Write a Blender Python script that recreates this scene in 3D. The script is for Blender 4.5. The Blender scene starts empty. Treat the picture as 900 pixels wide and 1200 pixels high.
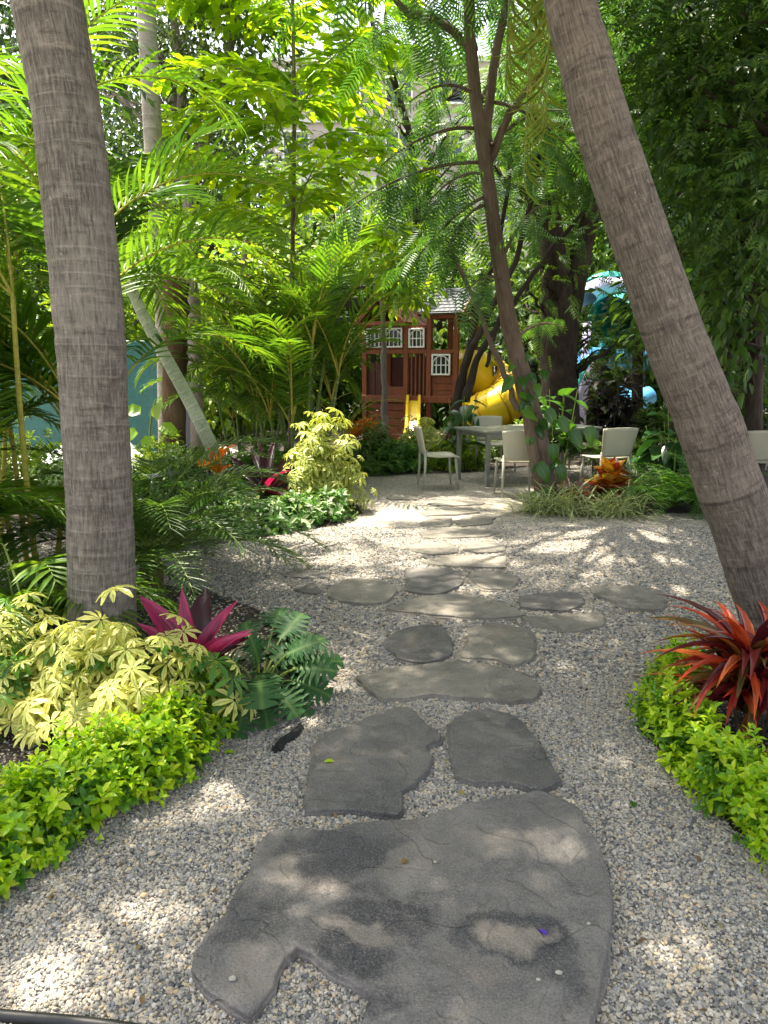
import bpy, math, random
import numpy as np
from mathutils import Vector
rng = np.random.default_rng(7)
random.seed(7)
S = bpy.context.scene
COL = S.collection
PI = math.pi
V = lambda *a: np.array(a, dtype=float)

# ------------------------------------------------------------------ camera model
CAM_H, F, PITCH = 1.5, 832.0, math.atan(165 / 832)
CP, SP = math.cos(PITCH), math.sin(PITCH)
def ray(px, py):
    x, y = (px - 450) / F, (600 - py) / F
    return V(x, CP + y * SP, -SP + y * CP)
def at(px, py, Y):
    d = ray(px, py); return V(0, 0, CAM_H) + d * (Y / d[1])
def gp(px, py, z=0.0):
    d = ray(px, py); return V(0, 0, CAM_H) + d * ((z - CAM_H) / d[2])
def depth(p): return p[1] * CP - (p[2] - CAM_H) * SP

SUN = V(-0.25, 0.20, 0.945); SUN /= np.linalg.norm(SUN)

# ------------------------------------------------------------------ mesh builder
def norm(a):
    n = np.linalg.norm(a, axis=-1, keepdims=True); n[n < 1e-9] = 1
    return a / n
class MB:
    def __init__(s): s.v = []; s.uv = []; s.q = []; s.t = []; s.g = []; s.qm = []; s.tm = []; s.gm = []; s.n = 0
    def add(s, v, q=None, t=None, uv=None, m=0):
        v = np.asarray(v, float).reshape(-1, 3)
        s.v.append(v); s.uv.append(np.zeros((len(v), 2)) if uv is None else np.asarray(uv, float))
        if q is not None and len(q): q = np.asarray(q, int).reshape(-1, 4) + s.n; s.q.append(q); s.qm.append(np.full(len(q), m))
        if t is not None and len(t): t = np.asarray(t, int).reshape(-1, 3) + s.n; s.t.append(t); s.tm.append(np.full(len(t), m))
        s.n += len(v)
    def ngon(s, idx, m=0): s.g.append(list(idx)); s.gm.append(m)
    def inst(s, tpl, R, P, sc=None, m=0):
        """many copies of a template: R (N,3,3) columns = x,y,z axes; P (N,3)"""
        tv, tq, tt, tuv = tpl
        N = len(P)
        if N == 0: return
        if sc is None: sc = np.ones(N)
        sc = np.asarray(sc, float)
        loc = tv[None] * (sc[:, None, None] if sc.ndim == 1 else sc[:, None, :])
        v = np.einsum('nij,nkj->nki', R, loc) + P[:, None, :]
        k = len(tv); off = (np.arange(N) * k)[:, None, None]
        q = (np.asarray(tq, int)[None] + off).reshape(-1, 4) if len(tq) else None
        t = (np.asarray(tt, int)[None] + off).reshape(-1, 3) if len(tt) else None
        s.add(v.reshape(-1, 3), q, t, np.tile(tuv, (N, 1)), m)
    def box(s, c, d, m=0, rot=None, bev=0.0):
        c = np.asarray(c, float); h = np.asarray(d, float) / 2
        b = min(bev, *(h * .45)) if bev > 0 else 0
        if b == 0:
            v = np.array([[x, y, z] for x in (-1, 1) for y in (-1, 1) for z in (-1, 1)], float) * h
            q = [[0, 1, 3, 2], [4, 6, 7, 5], [0, 4, 5, 1], [2, 3, 7, 6], [0, 2, 6, 4], [1, 5, 7, 3]]; t = None
        else:   # chamfered box
            v = []; id_ = {}
            for x in (-1, 1):
                for y in (-1, 1):
                    for z in (-1, 1):
                        sg = V(x, y, z)
                        for ax in range(3):
                            p = sg * (h - b); p[ax] = sg[ax] * h[ax]
                            id_[(x, y, z, ax)] = len(v); v.append(p)
            q = []; t = []
            for ax in range(3):
                a1, a2 = (ax + 1) % 3, (ax + 2) % 3
                for sg in (-1, 1):
                    f = []
                    for (u, w) in ((-1, -1), (1, -1), (1, 1), (-1, 1)):
                        k = [0, 0, 0]; k[ax] = sg; k[a1] = u; k[a2] = w; f.append(id_[(*k, ax)])
                    q.append(f if sg > 0 else f[::-1])
                for u in (-1, 1):       # edges parallel to ax
                    for w in (-1, 1):
                        k0 = [0, 0, 0]; k1 = [0, 0, 0]
                        k0[ax] = -1; k1[ax] = 1; k0[a1] = k1[a1] = u; k0[a2] = k1[a2] = w
                        f = [id_[(*k0, a1)], id_[(*k1, a1)], id_[(*k1, a2)], id_[(*k0, a2)]]
                        q.append(f if u * w > 0 else f[::-1])
            for x in (-1, 1):
                for y in (-1, 1):
                    for z in (-1, 1):
                        f = [id_[(x, y, z, a)] for a in range(3)]
                        t.append(f if x * y * z > 0 else f[::-1])
            v = np.array(v)
        if rot is not None: v = v @ np.asarray(rot).T
        s.add(v + c, q, t, None, m)
    def tube(s, pts, r, sides=8, m=0, cap=True, vscale=1.0, wob=0.0, closed_uv=True):
        pts = np.asarray(pts, float); n = len(pts)
        r = np.broadcast_to(np.asarray(r, float), (n,)) if np.ndim(r) == 0 else np.asarray(r, float)
        tan = norm(np.gradient(pts, axis=0))
        up = V(0, 0, 1) if abs(tan[0][2]) < .9 else V(0, 1, 0)
        fr = []; x = norm(np.cross(tan[0], up)[None])[0]
        for i in range(n):
            x = x - tan[i] * np.dot(x, tan[i]); x = norm(x[None])[0]; fr.append((x, np.cross(tan[i], x)))
        L = np.concatenate([[0], np.cumsum(np.linalg.norm(np.diff(pts, axis=0), axis=1))])
        a = np.linspace(0, 2 * PI, sides + 1)
        vs = []; uv = []
        for i in range(n):
            rr = r[i] * (1 + (wob * np.sin(a * 3 + i * .7) if wob else 0))
            ring = pts[i] + np.outer(np.cos(a) * rr, fr[i][0]) + np.outer(np.sin(a) * rr, fr[i][1])
            vs.append(ring); uv.append(np.c_[a / (2 * PI), np.full(sides + 1, L[i] * vscale)])
        q = []; w = sides + 1
        for i in range(n - 1):
            for k in range(sides):
                q.append([i * w + k, i * w + k + 1, (i + 1) * w + k + 1, (i + 1) * w + k])
        vv = np.concatenate(vs); uu = np.concatenate(uv); t = []
        if cap:
            c0 = len(vv); vv = np.concatenate([vv, pts[:1], pts[-1:]]); uu = np.concatenate([uu, uu[:1], uu[-1:]])
            for k in range(sides):
                t.append([c0, k + 1, k]); t.append([c0 + 1, (n - 1) * w + k, (n - 1) * w + k + 1])
        s.add(vv, q, t, uu, m)
    def build(s, name, mats, parent=None, smooth=True, origin=None, local=False):
        me = bpy.data.meshes.new(name)
        v = np.concatenate(s.v); uv = np.concatenate(s.uv)
        o = bpy.data.objects.new(name, me); COL.objects.link(o)
        org = V(0, 0, 0)
        if parent is not None:
            o.parent = parent
            if not local:
                p, org = parent, V(*parent.location)
                while p.parent is not None: p = p.parent; org = org + V(*p.location)
        elif origin is not None:
            org = np.asarray(origin, float); o.location = org
        v = v - org
        q = np.concatenate(s.q) if s.q else np.zeros((0, 4), int)
        t = np.concatenate(s.t) if s.t else np.zeros((0, 3), int)
        gl = [i for g in s.g for i in g]
        li = np.concatenate([q.ravel(), t.ravel(), np.array(gl, int)]).astype(np.int32)
        tot = np.concatenate([np.full(len(q), 4), np.full(len(t), 3), np.array([len(g) for g in s.g], int)]).astype(np.int32)
        st = np.concatenate([[0], np.cumsum(tot)[:-1]]).astype(np.int32)
        mi = np.concatenate(s.qm + s.tm + [np.array(s.gm, int)]).astype(np.int32)
        me.vertices.add(len(v)); me.vertices.foreach_set('co', v.astype(np.float32).ravel())
        me.loops.add(len(li)); me.loops.foreach_set('vertex_index', li)
        me.polygons.add(len(tot)); me.polygons.foreach_set('loop_start', st); me.polygons.foreach_set('loop_total', tot)
        me.polygons.foreach_set('material_index', mi)
        me.polygons.foreach_set('use_smooth', np.full(len(tot), bool(smooth)))
        u = me.uv_layers.new(name='UVMap'); u.data.foreach_set('uv', uv[li].astype(np.float32).ravel())
        for mm in (mats if isinstance(mats, (list, tuple)) else [mats]): me.materials.append(mm)
        me.update(calc_edges=True)
        return o

def tag(o, label=None, cat=None, group=None, kind=None):
    if label: o['label'] = label
    if cat: o['category'] = cat
    if group: o['group'] = group
    if kind: o['kind'] = kind
    return o
def thing(name, label, cat, loc, group=None, rz=0.0):
    o = bpy.data.objects.new(name, None); COL.objects.link(o)
    o.location = [float(c) for c in loc]; o.rotation_euler = (0, 0, rz); o.empty_display_size = .1
    return tag(o, label, cat, group)
def copy_tree(o, parent=None):
    c = o.copy(); COL.objects.link(c); c.parent = parent
    for ch in list(o.children): copy_tree(ch, c)
    return c

# ------------------------------------------------------------------ materials
class NT:
    def __init__(s, name):
        s.m = bpy.data.materials.new(name); s.m.use_nodes = True; s.t = s.m.node_tree; s.t.nodes.clear()
    def n(s, typ, **kw):
        nd = s.t.nodes.new(typ)
        for k, v in kw.items():
            if k.startswith('i_'):
                key = k[2:]
                key = int(key) if key.isdigit() else key.replace('_', ' ')
                s.setin(nd, key, v)
            else: setattr(nd, k, v)
        return nd
    def setin(s, nd, key, v):
        if isinstance(v, bpy.types.NodeSocket): s.t.links.new(v, nd.inputs[key])
        elif isinstance(v, (tuple, list)) and len(v) == 3 and nd.inputs[key].type == 'RGBA': nd.inputs[key].default_value = (*v, 1)
        else: nd.inputs[key].default_value = v
    def ramp(s, fac, stops, interp='LINEAR'):
        nd = s.t.nodes.new('ShaderNodeValToRGB'); cr = nd.color_ramp; cr.interpolation = interp
        while len(cr.elements) < len(stops): cr.elements.new(.5)
        for e, (p, c) in zip(cr.elements, stops):
            e.position = p; e.color = (*c, 1) if not np.isscalar(c) else (c, c, c, 1)
        s.t.links.new(fac, nd.inputs[0]); return nd.outputs[0]
    def mix(s, fac, a, b, mode='MIX'):
        nd = s.t.nodes.new('ShaderNodeMix'); nd.data_type = 'RGBA'; nd.blend_type = mode
        s.setin(nd, 0, fac); s.setin(nd, 6, a); s.setin(nd, 7, b); return nd.outputs[2]
    def math(s, op, a, b=0.0, c=None):
        nd = s.t.nodes.new('ShaderNodeMath'); nd.operation = op; s.setin(nd, 0, a); s.setin(nd, 1, b)
        if c is not None: s.setin(nd, 2, c)
        return nd.outputs[0]
    def noise(s, vec, scale, detail=3, rough=.5, dist=0.0):
        nd = s.n('ShaderNodeTexNoise', i_Scale=scale, i_Detail=detail, i_Roughness=rough, i_Distortion=dist)
        s.t.links.new(vec, nd.inputs['Vector']); return nd.outputs[0]
    def mapping(s, vec, scale=(1, 1, 1), loc=(0, 0, 0), rot=(0, 0, 0)):
        nd = s.n('ShaderNodeMapping'); s.t.links.new(vec, nd.inputs[0])
        nd.inputs['Scale'].default_value = scale; nd.inputs['Location'].default_value = loc; nd.inputs['Rotation'].default_value = rot
        return nd.outputs[0]
    def bump(s, h, strength=.5, dist=.01, normal=None):
        nd = s.n('ShaderNodeBump', i_Strength=strength, i_Distance=dist); s.t.links.new(h, nd.inputs['Height'])
        if normal: s.t.links.new(normal, nd.inputs['Normal'])
        return nd.outputs[0]
    def principled(s, col, rough=.6, normal=None, spec=.5, metal=0.0, out=True):
        b = s.n('ShaderNodeBsdfPrincipled'); s.setin(b, 'Base Color', col); s.setin(b, 'Roughness', rough)
        b.inputs['Specular IOR Level'].default_value = spec; b.inputs['Metallic'].default_value = metal
        if normal: s.t.links.new(normal, b.inputs['Normal'])
        if out: s.out(b.outputs[0])
        return b.outputs[0]
    def out(s, sh):
        o = s.n('ShaderNodeOutputMaterial'); s.t.links.new(sh, o.inputs[0])
    def obj(s): return s.n('ShaderNodeTexCoord').outputs['Object']
    def uv(s): return s.n('ShaderNodeTexCoord').outputs['UV']
    def island(s): return s.n('ShaderNodeNewGeometry').outputs['Random Per Island']
    def pos(s): return s.n('ShaderNodeNewGeometry').outputs['Position']

def leaf_mat(name, stops, trans=.42, rough=.42, spec=.4, variegated=None, vein=.0, tint=(1.25, 1.2, .55), streak=None):
    """stops: list of (pos, colour) picked at random per leaf.  variegated: (edge colour ...) painted on the leaf margin."""
    k = NT(name)
    col = k.ramp(k.island(), stops)
    uv = k.uv()
    sep = k.n('ShaderNodeSeparateXYZ'); k.t.links.new(uv, sep.inputs[0])
    across = k.math('ABSOLUTE', k.math('SUBTRACT', sep.outputs[0], .5))          # 0 midrib .. .5 edge
    if variegated:
        nz = k.noise(k.pos(), 60, 2)
        e = k.math('ADD', across, k.math('MULTIPLY', k.math('SUBTRACT', nz, .5), .28))
        fac = k.ramp(e, [(variegated[1], 0.0), (variegated[1] + .08, 1.0)])
        col = k.mix(fac, variegated[2], variegated[0]) if len(variegated) > 2 else k.mix(fac, col, variegated[0])
        if len(variegated) > 2:
            col = k.mix(.5, col, k.ramp(k.island(), stops))
    if streak:
        sn = k.noise(k.mapping(uv, (9, 1.3, 1)), 1.0, 3); sn2 = k.math('ADD', sn, k.math('MULTIPLY', k.math('SUBTRACT', k.island(), .5), .3))
        col = k.mix(k.ramp(sn2, [(streak[1], 0.0), (streak[1] + .12, .9)]), col, streak[0])
    if vein:
        vf = k.ramp(across, [(0.0, 1.0), (.06, 0.0)])
        col = k.mix(k.math('MULTIPLY', vf, vein), col, tuple(min(1, c) for c in (.35, .42, .12)))
    blotch = k.noise(k.pos(), 9, 2)
    col = k.mix(k.math('MULTIPLY', blotch, .5), col, k.mix(1.0, col, (.72, .74, .6), 'MULTIPLY'))
    p = k.principled(col, rough, None, spec, out=False)
    tr = k.n('ShaderNodeBsdfTranslucent'); k.t.links.new(k.mix(1.0, col, tint, 'MULTIPLY'), tr.inputs[0])
    mx = k.n('ShaderNodeMixShader'); mx.inputs[0].default_value = trans
    k.t.links.new(p, mx.inputs[1]); k.t.links.new(tr.outputs[0], mx.inputs[2]); k.out(mx.outputs[0])
    return k.m

def plain_mat(name, col, rough=.5, var=.12, scale=6, bump=0.0, bscale=60, metal=0.0, spec=.5):
    k = NT(name); o = k.obj()
    n = k.noise(o, scale, 4)
    c = k.mix(k.math('MULTIPLY', k.ramp(n, [(.35, 0.0), (.7, 1.0)]), 1.0), col, tuple(x * (1 - var * 2.2) for x in col))
    nm = k.bump(k.noise(o, bscale, 3), bump, .01) if bump else None
    r = k.math('ADD', k.math('MULTIPLY', n, .2), rough - .1)
    k.principled(c, r, nm, spec, metal); return k.m

def bark_mat(name, c1, c2, stretch=6, scale=14, bump=.6):
    k = NT(name); uv = k.uv()
    mp = k.mapping(uv, (stretch, 1.3, 1))
    n1 = k.noise(mp, scale * .35, 6, .65); n2 = k.noise(k.mapping(k.pos(), (1, 1, .35)), scale * 2, 4, .6)
    n3 = k.noise(k.pos(), 2.2, 3)
    c = k.mix(k.ramp(n1, [(.3, 0.0), (.68, 1.0)]), c1, c2)
    c = k.mix(k.ramp(n3, [(.5, 0.0), (.72, .5)]), c, tuple(min(1, x * 1.5 + .02) for x in c2))
    h = k.math('ADD', n1, k.math('MULTIPLY', n2, .6))
    k.principled(c, .85, k.bump(h, bump, .02), .2); return k.m

def palm_bark(name, base, dark, pale, ring_gap=.125, ring=.5, fibre=.5, pale_rings=True):
    """ringed palm trunk: leaf-scar rings along v (metres), fine vertical fibres round u"""
    k = NT(name); uv = k.uv()
    sep = k.n('ShaderNodeSeparateXYZ'); k.t.links.new(uv, sep.inputs[0])
    wob = k.noise(k.mapping(k.pos(), (3, 3, 3)), 1.0, 3)
    v = k.math('ADD', sep.outputs[1], k.math('MULTIPLY', k.math('SUBTRACT', wob, .5), .07))
    vn = k.noise(k.mapping(uv, (0, 1, 0)), 2.3, 2)
    v = k.math('ADD', v, k.math('MULTIPLY', vn, .8))
    ph = k.math('FRACT', k.math('DIVIDE', v, ring_gap))
    line = k.ramp(ph, [(0.0, 1.0), (.035, 1.0), (.1, 0.0), (.93, 0.0), (1.0, 1.0)])
    step = k.n('ShaderNodeTexWhiteNoise', noise_dimensions='1D'); k.t.links.new(k.math('FLOOR', k.math('DIVIDE', v, ring_gap)), step.inputs['W'])
    fib = k.noise(k.mapping(uv, (80, 9, 1)), 1.0, 6, .8)
    fib2 = k.noise(k.mapping(uv, (60, 5, 1)), 1.0, 4, .7)
    hz = k.noise(k.mapping(uv, (5, 34, 1)), 1.0, 5, .75)
    crk = k.noise(k.mapping(uv, (26, 1.2, 1)), 1.0, 5, .7)
    blot = k.noise(k.mapping(k.pos(), (4, 4, 1.6)), 1.4, 5, .62)
    patch = k.noise(k.pos(), 11, 4, .65)
    c = k.mix(k.ramp(blot, [(.36, 0.0), (.62, 1.0)]), dark, base)
    c = k.mix(k.math('MULTIPLY', k.ramp(step.outputs[0], [(0.0, 0.0), (1.0, 1.0)]), .6), c, dark)
    c = k.mix(k.math('MULTIPLY', k.ramp(ph, [(0.0, 0.0), (.45, 0.0), (1.0, 1.0)]), .35), c, tuple(x * .7 for x in dark))
    c = k.mix(k.ramp(fib, [(.46, 0.0), (.70, fibre)]), c, pale)
    c = k.mix(k.ramp(fib, [(.30, .8), (.46, 0.0)]), c, tuple(x * .4 for x in dark))
    c = k.mix(k.ramp(fib2, [(.2, fibre * .9), (.45, 0.0)]), c, tuple(x * .45 for x in dark))
    c = k.mix(k.ramp(patch, [(.58, 0.0), (.75, .45)]), c, pale)
    gap = k.ramp(k.noise(k.mapping(k.pos(), (9, 9, 5)), 1.3, 4, .7), [(.42, .0), (.60, 1.0)])
    c = k.mix(k.ramp(hz, [(.30, .75), (.46, 0.0)]), c, tuple(x * .5 for x in dark))
    c = k.mix(k.ramp(hz, [(.55, 0.0), (.72, .55)]), c, pale)
    c = k.mix(k.ramp(crk, [(.26, .8), (.36, 0.0)]), c, tuple(x * .3 for x in dark))
    lich = k.noise(k.pos(), 26, 5, .7)
    c = k.mix(k.ramp(lich, [(.64, 0.0), (.70, .5)]), c, tuple(min(1, x * 1.25) for x in pale))
    lf = k.math('MULTIPLY', k.math('MULTIPLY', line, gap), ring)
    c = k.mix(lf, c, pale if pale_rings else tuple(x * .35 for x in dark))
    h = k.math('ADD', k.math('MULTIPLY', fib, .5), k.math('MULTIPLY', fib2, .45))
    h = k.math('ADD', h, k.math('MULTIPLY', lf, .5 if pale_rings else -.9))
    h = k.math('ADD', h, k.math('MULTIPLY', patch, .3))
    h = k.math('ADD', h, k.math('MULTIPLY', hz, .6)); h = k.math('ADD', h, k.math('MULTIPLY', k.ramp(crk, [(.24, 0.0), (.38, 1.0)]), .6))
    k.principled(c, .88, k.bump(h, .9, .008), .15); return k.m

GRAVEL = [(0.0, (.08, .08, .081)), (.12, (.17, .168, .168)), (.28, (.25, .244, .23)), (.44, (.345, .315, .262)),
          (.58, (.42, .385, .32)), (.68, (.26, .265, .28)), (.80, (.52, .41, .25)), (.87, (.46, .415, .34)), (.96, (.55, .52, .46)), (1.0, (.38, .26, .17))]
def gravel_ground():
    k = NT('gravel_ground'); p = k.pos()
    w = k.n('ShaderNodeVectorMath', operation='ADD'); k.t.links.new(p, w.inputs[0])
    nz = k.n('ShaderNodeTexNoise', i_Scale=45.0); k.t.links.new(p, nz.inputs['Vector'])
    sc = k.n('ShaderNodeVectorMath', operation='SCALE'); k.t.links.new(nz.outputs[1], sc.inputs[0]); sc.inputs['Scale'].default_value = .012
    k.t.links.new(sc.outputs[0], w.inputs[1])
    vo = k.n('ShaderNodeTexVoronoi', i_Scale=62.0); k.t.links.new(w.outputs[0], vo.inputs['Vector'])
    sp = k.n('ShaderNodeSeparateColor'); k.t.links.new(vo.outputs['Color'], sp.inputs[0])
    c = k.ramp(sp.outputs[0], GRAVEL)
    c = k.mix(k.ramp(vo.outputs['Distance'], [(.45, 0.0), (.9, .7)]), c, (.07, .065, .055))
    big = k.noise(p, .9, 4)
    c = k.mix(k.math('MULTIPLY', big, .35), c, (.36, .32, .25))
    h = k.math('SUBTRACT', 1.0, vo.outputs['Distance'])
    k.principled(c, .85, k.bump(h, .9, .012), .2); return k.m
def pebble_mat():
    k = NT('gravel_pebble'); p = k.pos()
    c = k.ramp(k.island(), GRAVEL)
    c = k.mix(k.math('MULTIPLY', k.noise(p, 160, 3), .5), c, k.mix(1.0, c, (.62, .6, .58), 'MULTIPLY'))
    k.principled(c, .75, None, .3); return k.m
def stone_mat(name, c1, c2, stains_dapples=()):
    k = NT(name); p = k.pos()
    n1 = k.noise(p, 2.6, 6, .62, .6); n2 = k.noise(p, 9, 6, .65); n3 = k.noise(p, 170, 4, .75); n4 = k.noise(p, 38, 5, .7)
    c = k.mix(k.ramp(n1, [(.36, 0.0), (.62, 1.0)]), c1, c2)
    c = k.mix(k.ramp(n2, [(.5, 0.0), (.72, .55)]), c, tuple(x * 1.35 + .01 for x in c2))
    rust = k.noise(p, 3.7, 4)
    c = k.mix(k.ramp(rust, [(.57, 0.0), (.72, .30)]), c, (.22, .16, .12))
    for (sx, sy, rx, ry, rot, edge, amt, sc_) in stains_dapples:                      # weathered dark slate and tan layer patches; some tan ones paint sun dapples
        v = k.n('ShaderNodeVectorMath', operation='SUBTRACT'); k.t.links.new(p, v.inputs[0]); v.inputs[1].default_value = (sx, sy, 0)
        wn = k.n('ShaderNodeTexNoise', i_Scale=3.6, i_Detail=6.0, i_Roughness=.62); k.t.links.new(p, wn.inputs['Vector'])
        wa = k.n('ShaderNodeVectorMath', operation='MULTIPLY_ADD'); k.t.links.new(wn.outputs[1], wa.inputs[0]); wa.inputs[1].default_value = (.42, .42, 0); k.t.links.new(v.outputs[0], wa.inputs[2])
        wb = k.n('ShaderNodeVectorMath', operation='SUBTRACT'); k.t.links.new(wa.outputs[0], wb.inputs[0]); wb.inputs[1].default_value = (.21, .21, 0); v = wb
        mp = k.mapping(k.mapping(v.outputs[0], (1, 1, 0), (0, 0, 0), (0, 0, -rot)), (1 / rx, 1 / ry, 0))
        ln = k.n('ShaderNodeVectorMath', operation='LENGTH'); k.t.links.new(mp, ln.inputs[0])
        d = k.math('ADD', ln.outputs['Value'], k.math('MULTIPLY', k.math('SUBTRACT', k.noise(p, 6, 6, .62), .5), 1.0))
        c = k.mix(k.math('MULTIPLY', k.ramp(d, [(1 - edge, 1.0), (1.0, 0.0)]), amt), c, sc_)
    c = k.mix(k.ramp(n3, [(.50, 0.0), (.74, .65)]), c, (.31, .282, .245))
    c = k.mix(k.ramp(n3, [(.30, .7), (.45, 0.0)]), c, (.03, .03, .03))
    c = k.mix(k.ramp(n4, [(.6, 0.0), (.8, .35)]), c, (.27, .25, .22))
    h = k.math('ADD', k.math('MULTIPLY', n2, 1.0), k.math('ADD', k.math('MULTIPLY', n4, .35), k.math('MULTIPLY', n3, .12)))
    h = k.math('ADD', h, k.math('MULTIPLY', n1, 1.6))
    h = k.math('ADD', h, k.math('MULTIPLY', k.ramp(k.noise(p, 5.2, 2, .4, 1.2), [(.455, 0.0), (.485, 1.0)]), .26))
    k.principled(c, .78, k.bump(h, .8, .022), .25); return k.m
def wood_mat(name, c1, c2):
    k = NT(name); o = k.obj()
    n = k.noise(k.mapping(o, (7, 7, 1.2)), 4, 5, .65); b = k.noise(o, 3, 3)
    c = k.mix(k.ramp(n, [(.35, 0.0), (.65, 1.0)]), c1, c2); c = k.mix(k.math('MULTIPLY', b, .4), c, tuple(x * .5 for x in c1))
    k.principled(c, .6, k.bump(n, .3, .004), .3); return k.m
def tile_mat(name, c1, c2, scale):
    k = NT(name); o = k.obj()
    cx = k.n('ShaderNodeSeparateXYZ'); k.t.links.new(o, cx.inputs[0])
    cm = k.n('ShaderNodeCombineXYZ'); k.t.links.new(k.math('ADD', cx.outputs[0], cx.outputs[1]), cm.inputs[0]); k.t.links.new(cx.outputs[2], cm.inputs[1])
    br = k.n('ShaderNodeTexBrick', offset=0.0, i_Scale=scale, i_Mortar_Size=.07, i_Brick_Width=1.0, i_Row_Height=1.0)
    br.inputs['Color1'].default_value = (*c1, 1); br.inputs['Color2'].default_value = (*c2, 1); br.inputs['Mortar'].default_value = (.02, .11, .105, 1)
    k.t.links.new(cm.outputs[0], br.inputs['Vector'])
    k.principled(br.outputs[0], .25, None, .5); return k.m

M = {}
M['gravel'] = gravel_ground(); M['pebble'] = pebble_mat()
M['soil'] = plain_mat('soil', (.045, .032, .022), .95, .3, 12, 1.0, 40)
M['terrace'] = plain_mat('terrace_paving', (.24, .22, .18), .8, .12, 3, .3, 40)
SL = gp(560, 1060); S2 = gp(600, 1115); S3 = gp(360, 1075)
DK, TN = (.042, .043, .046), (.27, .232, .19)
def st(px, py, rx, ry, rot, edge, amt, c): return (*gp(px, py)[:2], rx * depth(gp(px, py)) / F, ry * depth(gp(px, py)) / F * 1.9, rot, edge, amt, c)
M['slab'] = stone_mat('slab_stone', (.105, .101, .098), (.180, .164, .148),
                      [st(390, 1010, 105, 34, -.15, .45, .75, DK), st(300, 1090, 62, 34, .5, .4, .6, DK), st(455, 1090, 78, 26, -.5, .35, .85, DK), st(400, 1120, 70, 20, -.5, .35, .85, DK), st(600, 1120, 62, 30, .0, .3, .85, DK), st(655, 1150, 42, 30, .3, .5, .7, DK), st(440, 1190, 60, 16, 0, .5, .6, DK),
                       st(335, 1038, 44, 14, -.35, .5, .55, TN), st(425, 1100, 70, 13, -.5, .45, .6, TN), st(600, 1127, 36, 17, 0, .5, .75, TN), st(480, 1030, 42, 22, .2, .3, .35, TN), st(575, 995, 46, 18, 0, .6, .4, TN), st(300, 1150, 44, 22, .8, .6, .4, TN)])  # several tan patches put sun dapples into the stone colour
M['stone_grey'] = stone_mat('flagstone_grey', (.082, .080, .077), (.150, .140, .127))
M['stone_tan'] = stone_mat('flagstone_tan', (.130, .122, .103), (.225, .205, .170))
M['palm_left'] = palm_bark('palm_bark_grey', (.205, .182, .155), (.105, .092, .078), (.39, .345, .292), .105, .30, .7)
M['palm_right'] = palm_bark('palm_bark_brown', (.182, .150, .122), (.100, .081, .066), (.35, .295, .24), .33, .7, .7, False)
M['palm_pale'] = palm_bark('palm_bark_pale', (.40, .36, .30), (.24, .21, .17), (.5, .47, .41), .16, .4, .3)
M['palm_green'] = palm_bark('palm_stem_green', (.40, .45, .33), (.28, .33, .22), (.62, .63, .52), .16, .9, .3)
M['palm_fibre'] = bark_mat('palm_fibre', (.06, .035, .02), (.17, .105, .06), 14, 14, 1.0)
M['bark_dark'] = bark_mat('bark_dark', (.020, .015, .012), (.062, .045, .034), 6, 14, 1.0)
M['bark_brown'] = bark_mat('bark_brown', (.075, .052, .038), (.18, .135, .10), 7, 12, .8)
M['bark_grey'] = bark_mat('bark_grey', (.10, .085, .07), (.24, .205, .17), 6, 12, .8)
M['stem_yellow'] = palm_bark('cane_yellow', (.50, .42, .07), (.36, .34, .06), (.62, .55, .2), .11, .5, .2)
M['stem_green'] = palm_bark('cane_green', (.19, .27, .07), (.13, .19, .05), (.42, .43, .22), .12, .7, .2)
M['petiole'] = plain_mat('petiole', (.22, .30, .05), .5, .15, 8)
M['twig'] = plain_mat('twig', (.10, .075, .05), .8, .2, 12)
g = lambda a, b, c, d=None: [(0.0, a), (.5, b), (1.0, c)]
M['areca'] = leaf_mat('areca_leaf', g((.060, .135, .016), (.095, .19, .020), (.15, .25, .025)), .45, .38)
M['areca_lit'] = leaf_mat('areca_leaf_lit', g((.075, .175, .016), (.12, .25, .02), (.21, .32, .022)), .5, .4)  # brighter copy of the areca leaf, sunlight mixed into its colour
M['date'] = leaf_mat('date_palm_leaf', g((.045, .105, .025), (.075, .155, .032), (.12, .21, .045)), .35, .4)
M['kentia'] = leaf_mat('fan_frond_leaf', g((.03, .085, .018), (.05, .115, .02), (.07, .14, .025)), .4, .4)
M['droop'] = leaf_mat('drooping_frond_leaf', g((.13, .20, .02), (.21, .27, .03), (.30, .28, .06)), .5, .5)
M['royal'] = leaf_mat('royal_frond_leaf', g((.05, .11, .018), (.075, .15, .02), (.10, .17, .03)), .4, .45)
M['fishtail'] = leaf_mat('fishtail_leaf', g((.15, .30, .012), (.26, .43, .015), (.40, .52, .02)), .6, .4)
M['feather'] = leaf_mat('feathery_leaf', g((.045, .135, .030), (.07, .175, .035), (.12, .24, .04)), .45, .5)
M['bg_mid'] = leaf_mat('tree_leaf_mid', g((.06, .14, .022), (.11, .21, .03), (.19, .29, .04)), .42, .42)
M['bg_lime'] = leaf_mat('tree_leaf_lime', g((.11, .22, .02), (.20, .33, .022), (.34, .43, .03)), .5, .42)
M['bg_dark'] = leaf_mat('tree_leaf_dark', g((.022, .058, .016), (.036, .082, .018), (.06, .115, .022)), .35, .4)
M['grove'] = leaf_mat('grove_leaf', g((.030, .082, .018), (.054, .125, .021), (.11, .20, .027)), .4, .38)
M['olive'] = leaf_mat('olive_leaf', g((.04, .075, .03), (.065, .11, .04), (.10, .15, .055)), .35, .45)
M['scheff'] = leaf_mat('variegated_leaf', [(0.0, (.14, .28, .03)), (.2, (.46, .54, .10)), (.5, (.70, .68, .20)), (1.0, (.82, .77, .30))], .38, .38, .4, ((.82, .78, .27), .06, (.28, .40, .05)))
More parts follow.
